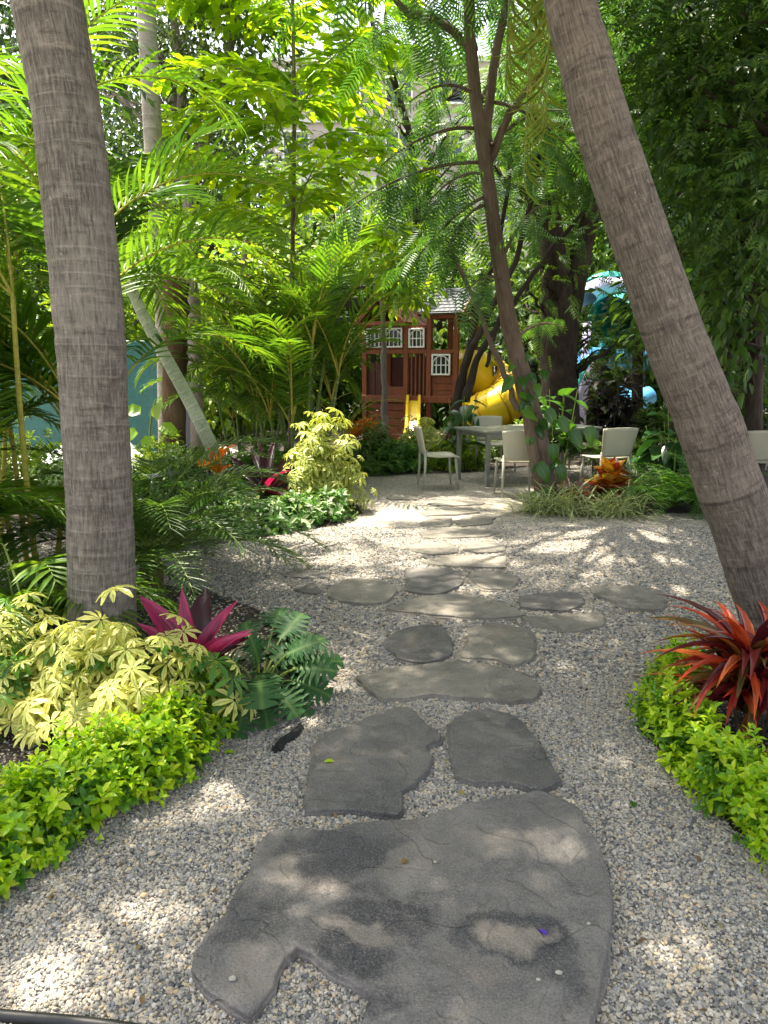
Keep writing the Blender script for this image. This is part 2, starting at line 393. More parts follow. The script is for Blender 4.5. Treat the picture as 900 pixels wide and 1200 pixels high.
M['scheff_far'] = leaf_mat('variegated_leaf_green', [(0.0, (.13, .24, .03)), (.4, (.34, .43, .08)), (1.0, (.62, .62, .19))], .38, .38, .4, ((.66, .65, .21), .12, (.18, .29, .03)))
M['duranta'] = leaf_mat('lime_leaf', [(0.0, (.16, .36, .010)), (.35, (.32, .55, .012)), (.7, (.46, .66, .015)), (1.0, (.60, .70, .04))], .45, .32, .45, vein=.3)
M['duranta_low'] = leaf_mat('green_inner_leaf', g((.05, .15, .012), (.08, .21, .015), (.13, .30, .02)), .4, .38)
M['cord_pink'] = leaf_mat('cordyline_pink', g((.34, .018, .085), (.46, .03, .13), (.52, .06, .17)), .35, .3, .45, tint=(1.3, .5, .8), streak=((.10, .016, .035), .52))
M['cord_dark'] = leaf_mat('cordyline_dark', g((.028, .012, .017), (.045, .015, .024), (.07, .018, .03)), .15, .35, .35, tint=(1.5, .5, .6))
M['philo'] = leaf_mat('philodendron_leaf', g((.014, .052, .022), (.024, .076, .028), (.038, .11, .034)), .25, .5, .2, vein=.22)
M['croton_red'] = leaf_mat('croton_red', [(0.0, (.05, .012, .018)), (.2, (.14, .018, .022)), (.4, (.46, .04, .025)), (.62, (.66, .13, .035)), (.76, (.70, .20, .04)), (.86, (.12, .15, .02)), (.93, (.06, .10, .02)), (1.0, (.55, .34, .04))], .35, .32, .4, tint=(1.3, .7, .5), streak=((.09, .03, .022), .56))
M['croton_gold'] = leaf_mat('croton_gold', [(0.0, (.16, .02, .012)), (.2, (.42, .06, .015)), (.4, (.62, .22, .015)), (.68, (.76, .46, .03)), (.88, (.70, .50, .06)), (1.0, (.14, .20, .02))], .35, .32, .4, vein=.3, tint=(1.3, .8, .4))
M['orange'] = leaf_mat('orange_bract', [(0.0, (.62, .12, .012)), (.6, (.75, .26, .015)), (1.0, (.70, .38, .03))], .4, .4, .3, tint=(1.2, .8, .4))
M['spider'] = leaf_mat('grass_blade', g((.12, .20, .05), (.20, .28, .09), (.36, .42, .20)), .35, .4, .4, ((.55, .58, .34), .26))
M['redgrass'] = leaf_mat('red_grass_blade', g((.10, .035, .025), (.16, .06, .04), (.13, .10, .05)), .35, .5)
M['fern'] = leaf_mat('fern_leaf', g((.04, .13, .018), (.075, .20, .025), (.13, .29, .035)), .42, .42)
M['vine'] = leaf_mat('vine_leaf', g((.03, .11, .018), (.055, .16, .02), (.12, .26, .03)), .4, .3, .5, vein=.3)
M['bigleaf'] = leaf_mat('elephant_ear_leaf', g((.02, .075, .022), (.035, .10, .028), (.06, .15, .04)), .35, .3, .5, vein=.3)
M['pothos'] = leaf_mat('pothos_leaf', g((.16, .33, .02), (.24, .42, .03), (.35, .5, .05)), .45, .3, .5)
M['fleck'] = leaf_mat('white_fleck_leaf', g((.06, .17, .03), (.10, .24, .04), (.55, .62, .45)), .4, .4)
M['burgundy'] = leaf_mat('burgundy_leaf', g((.03, .028, .028), (.055, .036, .04), (.045, .075, .032)), .25, .35)
M['redti'] = leaf_mat('red_ti_leaf', g((.10, .015, .02), (.22, .02, .03), (.05, .02, .02)), .35, .35, tint=(1.4, .5, .5))
M['litter'] = leaf_mat('dry_leaf', g((.10, .06, .03), (.22, .14, .06), (.30, .26, .08)), .2, .6)
M['wood'] = wood_mat('playhouse_wood', (.17, .045, .018), (.27, .085, .032))
M['wood_dark'] = wood_mat('playhouse_wood_dark', (.055, .017, .010), (.10, .032, .017))
M['white'] = plain_mat('white_plastic', (.80, .80, .77), .4, .06)
M['window_fill'] = plain_mat('dark_opening', (.02, .03, .025), .08, .1)
M['slate'] = plain_mat('roof_shingle', (.050, .060, .072), .55, .25, 20, .4, 50)
M['yellow'] = plain_mat('yellow_plastic', (.86, .58, .012), .33, .10, 3)
M['yellow_seam'] = plain_mat('yellow_flange', (.50, .29, .008), .4, .1)
M['table'] = plain_mat('table_grey_green', (.20, .215, .18), .42, .08, 4)
M['chair'] = plain_mat('chair_cream', (.50, .475, .36), .45, .06, 4)
M['chair_leg'] = plain_mat('chair_leg', (.36, .36, .29), .4, .06, 4)
M['lounger'] = plain_mat('lounger_white', (.58, .58, .57), .45, .06)
M['black'] = plain_mat('black_metal', (.012, .012, .013), .45, .2)
M['beam'] = plain_mat('black_beam', (.014, .012, .011), .6, .2)
M['teal_tile'] = tile_mat('teal_mosaic', (.004, .088, .084), (.008, .135, .125), 26)
M['pillar'] = plain_mat('grey_render', (.12, .125, .135), .8, .15, 4, .2, 60)
M['teal'] = plain_mat('teal_fibreglass', (.09, .58, .50), .3, .06)
M['lilac'] = plain_mat('lilac_fibreglass', (.52, .48, .72), .35, .06)
M['blue'] = plain_mat('blue_fibreglass', (.12, .42, .75), .3, .06)
M['facade'] = plain_mat('facade_plaster', (.50, .42, .38), .85, .12, 1.2, .15, 30)
M['facade_white'] = plain_mat('facade_band', (.66, .63, .60), .8, .08, 1.2)
M['glass'] = plain_mat('window_glass', (.06, .08, .09), .06, .1)
M['chip'] = plain_mat('black_bark', (.018, .018, .020), .7, .3, 60, .6, 120)
M['purple'] = plain_mat('purple_petal', (.09, .03, .42), .5, .1)

# ------------------------------------------------------------------ leaf templates (along +y, normal +z)
def blade(nseg=3, w=.2, fold=.18, curl=.25, prof=None, tipw=0.0):
    prof = prof or (lambda t: math.sin(PI * min(1, t * .93 + .07) ** .8))
    v = []; uv = []; q = []
    y = z = 0.0; L = 1 / nseg
    for i in range(nseg + 1):
        t = i / nseg; ww = w * .5 * max(prof(t), tipw if i == nseg else .06)
        v += [[-ww, y, z + fold * ww * 2], [0, y, z], [ww, y, z + fold * ww * 2]]; uv += [[0, t], [.5, t], [1, t]]
        a = -curl * (t + .5 / nseg) * 2; y += L * math.cos(a); z += L * math.sin(a)
    for i in range(nseg):
        b = i * 3; q += [[b, b + 1, b + 4, b + 3], [b + 1, b + 2, b + 5, b + 4]]
    return (np.array(v), q, [], np.array(uv))
def join(tpls):
    v = []; q = []; t = []; uv = []; n = 0
    for (tv, tq, tt, tu) in tpls:
        v.append(tv); uv.append(tu); q += [[i + n for i in f] for f in tq]; t += [[i + n for i in f] for f in tt]; n += len(tv)
    return (np.concatenate(v), q, t, np.concatenate(uv))
def xf(tpl, R=None, p=(0, 0, 0), s=1.0):
    v = tpl[0] * s
    if R is not None: v = v @ np.asarray(R).T
    return (v + np.asarray(p, float), tpl[1], tpl[2], tpl[3])
def basis(d, up):
    d = norm(np.atleast_2d(np.asarray(d, float))); up = np.broadcast_to(np.asarray(up, float), d.shape)
    x = np.cross(d, up); bad = np.linalg.norm(x, axis=1) < 1e-3
    if bad.any(): x[bad] = np.cross(d[bad], V(.3, .9, .1))
    x = norm(x); z = np.cross(x, d)
    return np.stack([x, d, z], axis=-1)
def b1(d, up=(0, 0, 1)): return basis(d, up)[0]

LEAF = blade(2, .48, .22, .25)                       # simple leaf
LEAF3 = blade(3, .42, .2, .35)
OVAL = blade(3, .55, .15, .25, lambda t: math.sin(PI * min(1, t * .95 + .05)) ** .7)
STRAP = blade(6, .11, .4, .6, lambda t: min(1, .45 + t * 2.2) * (1 - max(0, t - .45) / .55 * .97))
STRAPW = blade(7, .27, .45, .5, lambda t: .16 + .84 * math.sin(PI * t ** .75) if t < .98 else 0)
GRASS = blade(5, .035, .3, .75, lambda t: (1 - t) ** .5 * .95 + .05)
LEAFLET = blade(3, .085, .4, .30, lambda t: min(1, .5 + t * 3) * (1 - t ** 2.5))
LEAFLET_STIFF = blade(2, .07, .4, .12, lambda t: min(1, .5 + t * 3) * (1 - t ** 2.5))
LEAFLET_W = blade(3, .13, .35, .22, lambda t: min(1, .45 + t * 3) * (1 - t ** 3))
LEAFLET_HANG = blade(3, .055, .4, .75, lambda t: min(1, .5 + t * 3) * (1 - t ** 2.5))
HEART = blade(3, .72, .12, .3, lambda t: [.62, 1.0, .62, 0][min(3, int(round(t * 3)))])
ARROW = blade(4, .62, .14, .35, lambda t: [.7, 1.0, .85, .5, 0][int(round(t * 4))])
def palmate(n=8, L=.5, w=.30, droop=.35):
    ps = []
    for k in range(n):
        a = 2 * PI * (k + .3 * random.random()) / n
        d = V(math.cos(a), math.sin(a), -droop * .5 + .1)
        bl = blade(3, w, .18, droop, lambda t: [.18, .72, 1.0, .3][int(round(t * 3))], .3)
        ps.append(xf(bl, b1(d), d * .04, L * random.uniform(.85, 1.1)))
    return join(ps)
PALMATE = [palmate() for _ in range(5)]
def pinnate(pairs=5, ll=.34, w=.42, term=True):
    ps = []
    for i in range(pairs):
        t = .22 + .7 * i / (pairs - .5)
        for s in (-1, 1):
            d = V(s * .85, .5, -.12); ps.append(xf(blade(1, w, .2, .1, lambda u: 0) if False else blade(2, w, .2, .25), b1(d), (0, t, -.12 * t * t), ll))
    if term: ps.append(xf(blade(2, w, .2, .25), b1(V(0, 1, -.2)), (0, .93, -.11), ll))
    return join(ps)
PINNATE = pinnate()
def feather(pairs=11, pl=.26):
    ps = []
    for i in range(pairs):
        t = .12 + .86 * i / pairs; L = pl * (.55 + .45 * math.sin(PI * (.15 + .8 * t)))
        for s in (-1, 1):
            d = V(s * .9, .42, -.10)
            # a pinna: strip notched into leaflets so its edge reads as feathery
            ps.append(xf(blade(2, .17, .1, .3, lambda u: [.5, 1, .15][int(round(u * 2))]), b1(d), (0, t, -.22 * t * t), L))
    return join(ps)
FEATHER = feather()
def sprig(n=7, L=.5):
    ps = []
    for k in range(n):
        a = k * 2.4; t = k / n
        d = V(math.cos(a) * (1 - .55 * t), math.sin(a) * (1 - .55 * t), .25 + .8 * t)
        ps.append(xf(blade(3, .5, .22, .35, lambda u: [.15, .9, .85, .05][int(round(u * 3))]), b1(d), (0, 0, t * .5), L * (1 - .35 * t)))
    return join(ps)
SPRIG = [sprig(random.choice((6, 7, 8))) for _ in range(4)]
def wedge():       # jagged fishtail leaflet
    e = [(-.06, 0), (-.17, .35), (-.27, .72), (-.20, .80), (-.14, .93), (-.05, .88), (.02, 1.0), (.10, .86), (.17, .82), (.24, .62), (.13, .3), (.06, 0)]
    mid = [(0, 0), (0, .35), (0, .7)]
    v = [[x, y, .10 * abs(x) - .18 * y * y] for x, y in e] + [[x, y, -.18 * y * y] for x, y in mid]
    t = [[12, 13, 1], [12, 1, 0], [13, 14, 1], [14, 2, 1], [14, 3, 2], [14, 4, 3], [14, 5, 4], [14, 6, 5], [14, 7, 6], [14, 8, 7], [14, 9, 8], [14, 13, 9], [13, 10, 9], [13, 12, 10], [12, 11, 10]]
    uv = [[.5 + x, y] for x, y in e] + [[.5, y] for x, y in mid]
    return (np.array(v), [], t, np.array(uv))
WEDGE = wedge()
def lobed(nl=7):   # deeply cut philodendron leaf, connected surface
    mid = []; ed = {-1: [], 1: []}
    for i in range(nl):
        t = i / nl
        mid.append((0, t)); 
        wid = .55 * math.sin(PI * (.22 + .72 * t)) ** .9 + .06
        for s in (-1, 1):
            back = -.16 + .34 * t
            ed[s].append((s * wid * .22, t + .015))                               # sinus
            ed[s].append((s * wid * .80, t + back * .9 + .035)); ed[s].append((s * wid * (1 + .08 * math.sin(i * 5)), t + back + .10)); ed[s].append((s * wid * .72, t + back + .115))   # lobe tip
    mid.append((0, .98)); 
    v = []; uv = []; t_ = []
    def P(x, y): v.append([x, y - .05, .14 * abs(x) - .25 * x * x - .22 * max(0, y) ** 2 + .018 * math.sin(y * 40)]); uv.append([.5 + x * .8, y]); return len(v) - 1
    mi = [P(*m) for m in mid]; tip = P(0, 1.15)
    for s in (-1, 1):
        ids = [P(*e) for e in ed[s]]
        def T(a, b, c): t_.append([a, b, c] if s > 0 else [a, c, b])
        for i in range(nl):
            a = ids[i * 4:(i + 1) * 4]; nx = ids[(i + 1) * 4] if i + 1 < nl else tip
            T(mi[i], a[0], mi[i + 1]) if False else None
            T(mi[i], a[0], a[1]); T(mi[i], a[1], a[2]); T(mi[i], a[2], a[3]); T(mi[i], a[3], mi[i + 1]); T(mi[i + 1], a[3], nx) 
    return (np.array(v), [], t_, np.array(uv))
LOBED = lobed()

# ------------------------------------------------------------------ plant builders
def rachis(base, az, el, L, droop, n=16, side=0.0, power=1.3):
    """points and tangents of an arching stalk; az from +x, el start elevation, droop total fall of the angle"""
    p = np.array(base, float); pts = [p.copy()]; st = L / n
    for i in range(n):
        t = (i + .5) / n; e = el - droop * t ** power; a = az + side * t
        p = p + st * V(math.cos(e) * math.cos(a), math.cos(e) * math.sin(a), math.sin(e)); pts.append(p.copy())
    return np.array(pts)
def interp(pts, t):
    t = np.clip(np.asarray(t) * (len(pts) - 1), 0, len(pts) - 1.0001); i = t.astype(int); f = (t - i)[:, None]
    return pts[i] * (1 - f) + pts[i + 1] * f
def frond(mb, base, az, el, L, droop, npair=34, ll=.4, tpl=LEAFLET, r=.012, vee=.25, sweep=.55, t0=.16, side=0.0, jit=.10, power=1.3, hang=0.0, m_leaf=0, m_st=1, minl=.35, cull=False, pts=None):
    if pts is None: pts = rachis(base, az, el, L, droop, 16, side, power)
    mb.tube(pts, np.linspace(r, r * .25, len(pts)), 5, m_st, False)
    tan = norm(np.gradient(pts, axis=0))
    t = np.linspace(t0, .995, npair)
    for s in (-1, 1):
        tt = np.clip(t + rng.normal(0, .006, npair), 0, 1)
        P = interp(pts, tt); T = norm(interp(tan, tt))
        sd = norm(np.cross(T, V(0, 0, 1))) * s; up = np.cross(sd * s, T)
        up = np.where(up[:, 2:3] < 0, -up, up) if abs(droop) < 2.2 else up
        u = (tt - t0) / (1 - t0)
        fw = (sweep + .9 * u ** 2)[:, None]
        d = sd + T * fw + up * (vee + rng.normal(0, jit, npair))[:, None] + rng.normal(0, jit * .6, (npair, 3)) + V(0, 0, -hang)
        ln = ll * (minl + (1 - minl) * np.sin(PI * np.clip(.18 + .75 * u, 0, 1)) ** .8) * rng.uniform(.9, 1.08, npair)
        R = basis(d, up + V(0, 0, .4)); kp = thin(P, cull, d, ln); mb.inst(tpl, R[kp], P[kp], ln[kp], m_leaf)
    return pts
def palm_crown(root, top, fronds, mat_leaf, mat_st, name='frond', **kw):
    for (az, el, L, dr) in fronds:
        mb = MB(); frond(mb, top, az, el, L, dr, **kw); mb.build(name, [mat_leaf, mat_st], root)

def arc(p0, p1, n=8, sag=0.0, side=0.0):
    p0 = np.asarray(p0, float); p1 = np.asarray(p1, float); t = np.linspace(0, 1, n)[:, None]
    d = p1 - p0; sd = norm(np.cross(d, V(0, 0, 1))[None])[0]
    return p0 + d * t + (V(0, 0, 1) * sag + sd * side) * (4 * t * (1 - t))
def smooth_path(pts, n=30):
    pts = np.asarray(pts, float); k = len(pts); t = np.linspace(0, k - 1, n); out = []
    for u in t:
        i = min(int(u), k - 2); f = u - i
        p0, p1, p2, p3 = pts[max(i - 1, 0)], pts[i], pts[i + 1], pts[min(i + 2, k - 1)]
        out.append(.5 * ((2 * p1) + (-p0 + p2) * f + (2 * p0 - 5 * p1 + 4 * p2 - p3) * f ** 2 + (-p0 + 3 * p1 - 3 * p2 + p3) * f ** 3))
    return np.array(out)
def sp1(vals, n=30):
    return np.interp(np.linspace(0, len(vals) - 1, n), np.arange(len(vals)), vals)

# sunny gaps: the crowns have real holes where the photograph shows sun on the ground
LIT = []
def lit(px, py, rx, ry, k=.985): p = gp(px, py); LIT.append((p[0], p[1], rx, ry, k))
def sun_gap(P):
    """probability that the crown is open above the ground point this leaf would shade"""
    G = P - SUN * (P[:, 2:3] / SUN[2]); pr = np.zeros(len(P))
    for (x, y, rx, ry, k) in LIT:
        d = ((G[:, 0] - x) / rx) ** 2 + ((G[:, 1] - y) / ry) ** 2
        pr = np.maximum(pr, k * (d < 1))
    return pr
def thin(P, cull=True, d=None, size=.3):
    if not cull or len(P) == 0: return np.ones(len(P), bool)
    pr = sun_gap(P)
    if d is not None:
        dn = norm(d) * np.reshape(size, (-1, 1))
        for t in (.33, .66, 1.0): pr = np.maximum(pr, sun_gap(P + dn * t))
    return rng.random(len(P)) > pr * float(cull)

def blob_points(c, r, n, shell=.35):
    d = norm(rng.normal(size=(n, 3))); rad = rng.random(n) ** shell
    return np.asarray(c) + d * rad[:, None] * np.asarray(r)
def foliage(mb, centers, per, tpl, size, spread=.3, droop=.35, out_from=None, m=0, cull=False, sizevar=.25, upb=.6, twigs=None, flat=1.0):
    """leaf clusters: per leaves round each centre"""
    n = len(centers)
    C = np.repeat(centers, per, axis=0)
    off = rng.normal(size=(n * per, 3)) * spread * V(1, 1, .7 * flat); P = C + off
    d = norm(off + rng.normal(size=off.shape) * spread * .6) + V(0, 0, -droop)
    if out_from is not None: d += .5 * norm(C - np.asarray(out_from))
    up = norm(rng.normal(size=off.shape) * (1 - upb) + V(0, 0, 1) * upb + .25 * SUN)
    k = thin(P, cull, d, size)
    mb.inst(tpl, basis(d[k], up[k]), P[k], size * rng.uniform(1 - sizevar, 1 + sizevar, k.sum()), m)
    if twigs is not None:
        kk = rng.random(len(P)) < .25
        for a, b in list(zip(C[kk], P[kk]))[:400]: twigs.tube([a, (a + b) / 2 + rng.normal(0, .02, 3), b], [.006, .005, .003], 3, 0, False)
def limbs(mb, trunk_pts, targets, r0=.04, sag=.12, sides=6):
    tp = np.asarray(trunk_pts)
    for g_ in targets:
        d = np.linalg.norm(tp[:, :2] - g_[:2], axis=1) + np.abs((g_[2] - tp[:, 2]) * .9 - d_h(tp, g_))
        i = int(np.argmin(d)); a = tp[i]; L = np.linalg.norm(g_ - a)
        p = arc(a, g_, 9, sag * L, rng.normal(0, .08) * L) + np.r_[np.zeros((1, 3)), rng.normal(0, .025 * L, (7, 3)), np.zeros((1, 3))]
        mb.tube(p, np.linspace(r0 * min(1, .5 + L / 5), r0 * .18, 9), sides, 0, False)
def d_h(tp, g_): return np.linalg.norm(tp[:, :2] - g_[:2], axis=1) * .6

def tree(name, label, cat, base, trunks, bark, blobs, leaf_tpl, leaf_m, size, per=14, spread=.3, droop=.35, cull=False, group=None, limb_r=.04, nlimb=10, upb=.6, sides=12, flat=1.0, limb_z=0.0):
    root = thing(name, label, cat, base, group)
    tb = MB(); allp = []
    for pts, rad in trunks:
        p = smooth_path(pts, 26); p[1:-1] += rng.normal(0, .008, (24, 3)); tb.tube(p, sp1(rad, 26), sides, 0, True, wob=.05); allp.append(p[3:])
    tb.build('trunk', bark, root)
    allp = np.concatenate(allp); allp = allp[allp[:, 2] > limb_z]; lb = MB(); cr = MB()
    for (c, r, n) in blobs:
        cen = blob_points(c, r, n)
        foliage(cr, cen, per, leaf_tpl, size, spread, droop, c, 0, cull, .25, upb, None, flat)
        k = min(nlimb, n); limbs(lb, allp, cen[:k], limb_r)
    if lb.n: lb.build('branches', bark, root)
    if cr.n: cr.build('crown', leaf_m, root)
    return root

def mound(root, path, rad, height, n, tpls, size, mats, name='foliage', low=None, tilt=.5, zmin=.03, inner=True):
    """low shrub made of whorls on a mound along a ground path"""
    path = np.asarray(path, float)
    per = max(1, n // len(tpls))
    mb = MB()
    for tpl in tpls:
        t = rng.random(per); c = interp(path, t) if len(path) > 1 else np.repeat(path, per, 0)
        a = rng.uniform(0, 2 * PI, per); e = np.arcsin(rng.random(per) ** .8); 
        lump = 1 + .20 * np.sin(c[:, 0] * 17 + a * 3) * np.sin(c[:, 1] * 13 + 1.3) + .15 * rng.normal(size=per)
        shell = rng.choice([1.0, .86, .7], per, p=[.6, .25, .15]) * lump
        d = np.c_[np.cos(a) * np.cos(e), np.sin(a) * np.cos(e), np.sin(e)]
        P = c + d * V(1, 1, 0) * rad * shell[:, None]; P[:, 2] = np.maximum(zmin, d[:, 2] * height * shell) + c[:, 2]
        ax = norm(d * V(1, 1, .9) * (1 - tilt) + V(0, 0, 1) * tilt + rng.normal(0, .22, d.shape))
        tx = rng.normal(size=d.shape)
        R = basis(np.cross(ax, tx), ax)          # template z -> ax
        mb.inst(tpl, R, P, size * np.clip(rng.lognormal(-.08, .25, per), .45, 1.35), 0)
    mb.build(name, mats, root)
def stems(root, path, rad, height, n, mat, name='stem', r=.006):
    mb = MB(); path = np.asarray(path, float)
    for i in range(n):
        c = interp(path, np.array([rng.random()]))[0] if len(path) > 1 else path[0]
        a = rng.uniform(0, 2 * PI); q = rng.random() ** .5
        b = c + V(math.cos(a), math.sin(a), 0) * rad * .3 * q; e = c + V(math.cos(a) * rad * q, math.sin(a) * rad * q, height * rng.uniform(.6, .95) * (1 - .4 * q))
        mb.tube(arc(b, e, 6, height * .08), np.linspace(r, r * .5, 6), 5, 0, False)
    mb.build(name, mat, root)
def rosette(root, c, n, tpl, L, mat, el=(.2, 1.3), name='leaf', zoff=(.02, .1), one=True, width=1.0, seed_az=None):
    mb = MB(); c = np.asarray(c, float)
    az = (np.arange(n) * 2.399 + rng.normal(0, .2, n)); e = rng.uniform(el[0], el[1], n)
    d = np.c_[np.cos(az) * np.cos(e), np.sin(az) * np.cos(e), np.sin(e)]
    P = c + np.c_[np.cos(az) * .015, np.sin(az) * .015, rng.uniform(*zoff, n)]
    sc = L * rng.uniform(.65, 1.1, n); sc3 = np.c_[sc * width, sc, sc]
    mb.inst(tpl, basis(d, V(0, 0, 1) + d * .0 + rng.normal(0, .12, d.shape)), P, sc3, 0)
    return mb.build(name, mat, root)
# ================================================================== THE SETTING
def poly_sheet(name, pts, z, mat, kind='structure'):
    mb = MB(); n = len(pts)
    mb.add([[p[0], p[1], z] for p in pts]); mb.ngon(range(n))
    return tag(mb.build(name, mat, smooth=False), kind=kind)
gr = MB(); gr.add([[-160, -60, 0], [160, -60, 0], [160, 260, 0], [-160, 260, 0]], [[0, 1, 2, 3]])
tag(gr.build('ground', M['gravel'], smooth=False), kind='structure')
def pxpoly(pts, ox=0, oy=0, s=1.0): return [gp(ox + x / s, oy + y / s) for x, y in pts]
bed_left = [gp(-260, 1190), gp(8, 1015), gp(110, 955), gp(215, 900), gp(262, 850), gp(330, 815), gp(385, 775), gp(330, 725), gp(235, 690), gp(120, 680), V(-4.2, 4.9, 0), V(-4.2, 1.2, 0)]
bed_right = [gp(742, 850), gp(800, 905), gp(868, 985), gp(1010, 1110), V(1.95, 1.75, 0), V(2.45, 2.4, 0), V(2.35, 3.7, 0), gp(905, 735), gp(800, 775)]
bed_mid = [gp(425, 602), gp(390, 617), gp(330, 627), gp(262, 638), gp(195, 640), gp(60, 640), V(-5.0, 7.4, 0), V(-5.0, 11.4, 0), V(-.6, 11.4, 0), gp(405, 572)]
bed_far = [gp(418, 560), gp(480, 556), gp(545, 554), gp(640, 545), V(4.6, 11.4, 0), V(4.8, 17, 0), V(-4.6, 17, 0), V(-1.4, 11.0, 0)]
bed_isle = [gp(612, 592), gp(690, 606), gp(770, 601), gp(835, 603), gp(1000, 600), V(8.0, 7.8, 0), V(8.0, 12, 0), gp(760, 566), gp(690, 570), gp(640, 572)]
for nm, b, z in (('soil_bed', bed_left, .004), ('soil_bed', bed_right, .004), ('soil_bed', bed_mid, .006), ('soil_bed', bed_far, .010), ('soil_bed', bed_isle, .008)):
    poly_sheet(nm, b, z, M['soil'])
poly_sheet('terrace', [V(-12, 8.2, 0), V(-2.6, 8.2, 0), V(-2.6, 12.9, 0), V(-12, 12.9, 0)], .012, M['terrace'])

# ------------------------------------------------------------------ stepping stones
A_ = (220, 540, 1.5); B_ = (200, 800, 900 / 560)
STONES = [
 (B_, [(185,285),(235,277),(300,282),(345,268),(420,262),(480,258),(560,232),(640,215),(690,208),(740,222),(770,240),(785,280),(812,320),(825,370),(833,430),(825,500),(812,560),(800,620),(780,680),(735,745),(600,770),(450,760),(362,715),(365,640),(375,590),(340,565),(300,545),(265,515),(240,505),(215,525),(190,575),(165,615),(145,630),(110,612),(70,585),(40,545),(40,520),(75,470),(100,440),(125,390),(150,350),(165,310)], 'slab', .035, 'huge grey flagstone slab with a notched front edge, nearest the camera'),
 (B_, [(280,100),(300,92),(345,80),(395,55),(430,48),(460,55),(480,75),(508,100),(505,110),(480,120),(492,140),(488,165),(460,190),(437,205),(437,240),(430,252),(370,246),(310,240),(255,244),(255,215),(265,180),(275,150),(272,125)], 'stone_grey', .03, 'dark grey flagstone with a fallen green leaf, just beyond the huge slab'),
 (B_, [(527,78),(550,62),(600,52),(640,62),(670,85),(695,120),(715,155),(738,185),(700,203),(660,195),(620,188),(570,190),(535,175),(528,140)], 'stone_grey', .03, 'dark grey wedge shaped flagstone beyond the right side of the huge slab'),
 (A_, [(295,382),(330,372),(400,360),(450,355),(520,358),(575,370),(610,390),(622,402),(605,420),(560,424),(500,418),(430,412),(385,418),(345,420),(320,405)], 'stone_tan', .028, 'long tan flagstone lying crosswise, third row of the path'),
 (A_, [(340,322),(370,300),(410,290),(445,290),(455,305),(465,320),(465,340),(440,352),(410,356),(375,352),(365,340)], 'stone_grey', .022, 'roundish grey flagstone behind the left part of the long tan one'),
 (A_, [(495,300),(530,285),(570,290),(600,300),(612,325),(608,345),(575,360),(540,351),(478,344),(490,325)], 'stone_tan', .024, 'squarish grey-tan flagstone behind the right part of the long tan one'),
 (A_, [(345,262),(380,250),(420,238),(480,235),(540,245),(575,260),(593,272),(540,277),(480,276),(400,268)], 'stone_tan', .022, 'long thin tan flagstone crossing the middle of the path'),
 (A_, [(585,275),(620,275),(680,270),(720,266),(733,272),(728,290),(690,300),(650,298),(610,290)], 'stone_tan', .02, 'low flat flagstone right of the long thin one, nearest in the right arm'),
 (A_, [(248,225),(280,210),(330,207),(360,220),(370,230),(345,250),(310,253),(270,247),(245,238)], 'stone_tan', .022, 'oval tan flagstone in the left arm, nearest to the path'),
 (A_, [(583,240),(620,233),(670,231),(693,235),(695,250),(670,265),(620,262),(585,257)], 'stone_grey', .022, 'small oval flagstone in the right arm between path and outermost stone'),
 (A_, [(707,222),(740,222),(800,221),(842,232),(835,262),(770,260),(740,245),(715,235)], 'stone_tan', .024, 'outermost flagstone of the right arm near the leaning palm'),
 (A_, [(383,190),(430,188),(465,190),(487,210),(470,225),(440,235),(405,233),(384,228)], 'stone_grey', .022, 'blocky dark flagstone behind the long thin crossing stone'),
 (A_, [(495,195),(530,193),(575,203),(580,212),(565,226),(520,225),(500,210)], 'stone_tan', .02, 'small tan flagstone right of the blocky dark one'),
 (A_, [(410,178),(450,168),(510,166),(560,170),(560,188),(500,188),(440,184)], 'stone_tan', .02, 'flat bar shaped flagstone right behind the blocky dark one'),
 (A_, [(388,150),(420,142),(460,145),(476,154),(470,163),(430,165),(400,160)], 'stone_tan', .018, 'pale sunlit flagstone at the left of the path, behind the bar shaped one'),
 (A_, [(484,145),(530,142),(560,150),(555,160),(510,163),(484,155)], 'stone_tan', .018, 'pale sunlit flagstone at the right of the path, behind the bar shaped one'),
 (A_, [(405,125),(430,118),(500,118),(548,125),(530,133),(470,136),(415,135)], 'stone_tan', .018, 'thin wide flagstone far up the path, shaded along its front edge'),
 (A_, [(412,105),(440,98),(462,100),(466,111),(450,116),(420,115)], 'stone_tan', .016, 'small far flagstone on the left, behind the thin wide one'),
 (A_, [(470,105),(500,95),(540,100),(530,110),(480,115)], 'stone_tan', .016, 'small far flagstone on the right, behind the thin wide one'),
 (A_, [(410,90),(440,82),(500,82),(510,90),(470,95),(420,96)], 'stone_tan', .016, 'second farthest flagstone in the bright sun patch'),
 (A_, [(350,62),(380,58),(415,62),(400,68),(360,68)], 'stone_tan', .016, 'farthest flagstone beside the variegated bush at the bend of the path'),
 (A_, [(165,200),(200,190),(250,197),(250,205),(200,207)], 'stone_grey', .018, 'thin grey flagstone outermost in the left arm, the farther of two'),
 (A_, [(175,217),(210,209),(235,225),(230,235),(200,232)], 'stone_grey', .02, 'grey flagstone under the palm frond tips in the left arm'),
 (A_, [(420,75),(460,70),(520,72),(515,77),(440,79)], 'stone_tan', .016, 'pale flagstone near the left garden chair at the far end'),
]
stone_polys = []
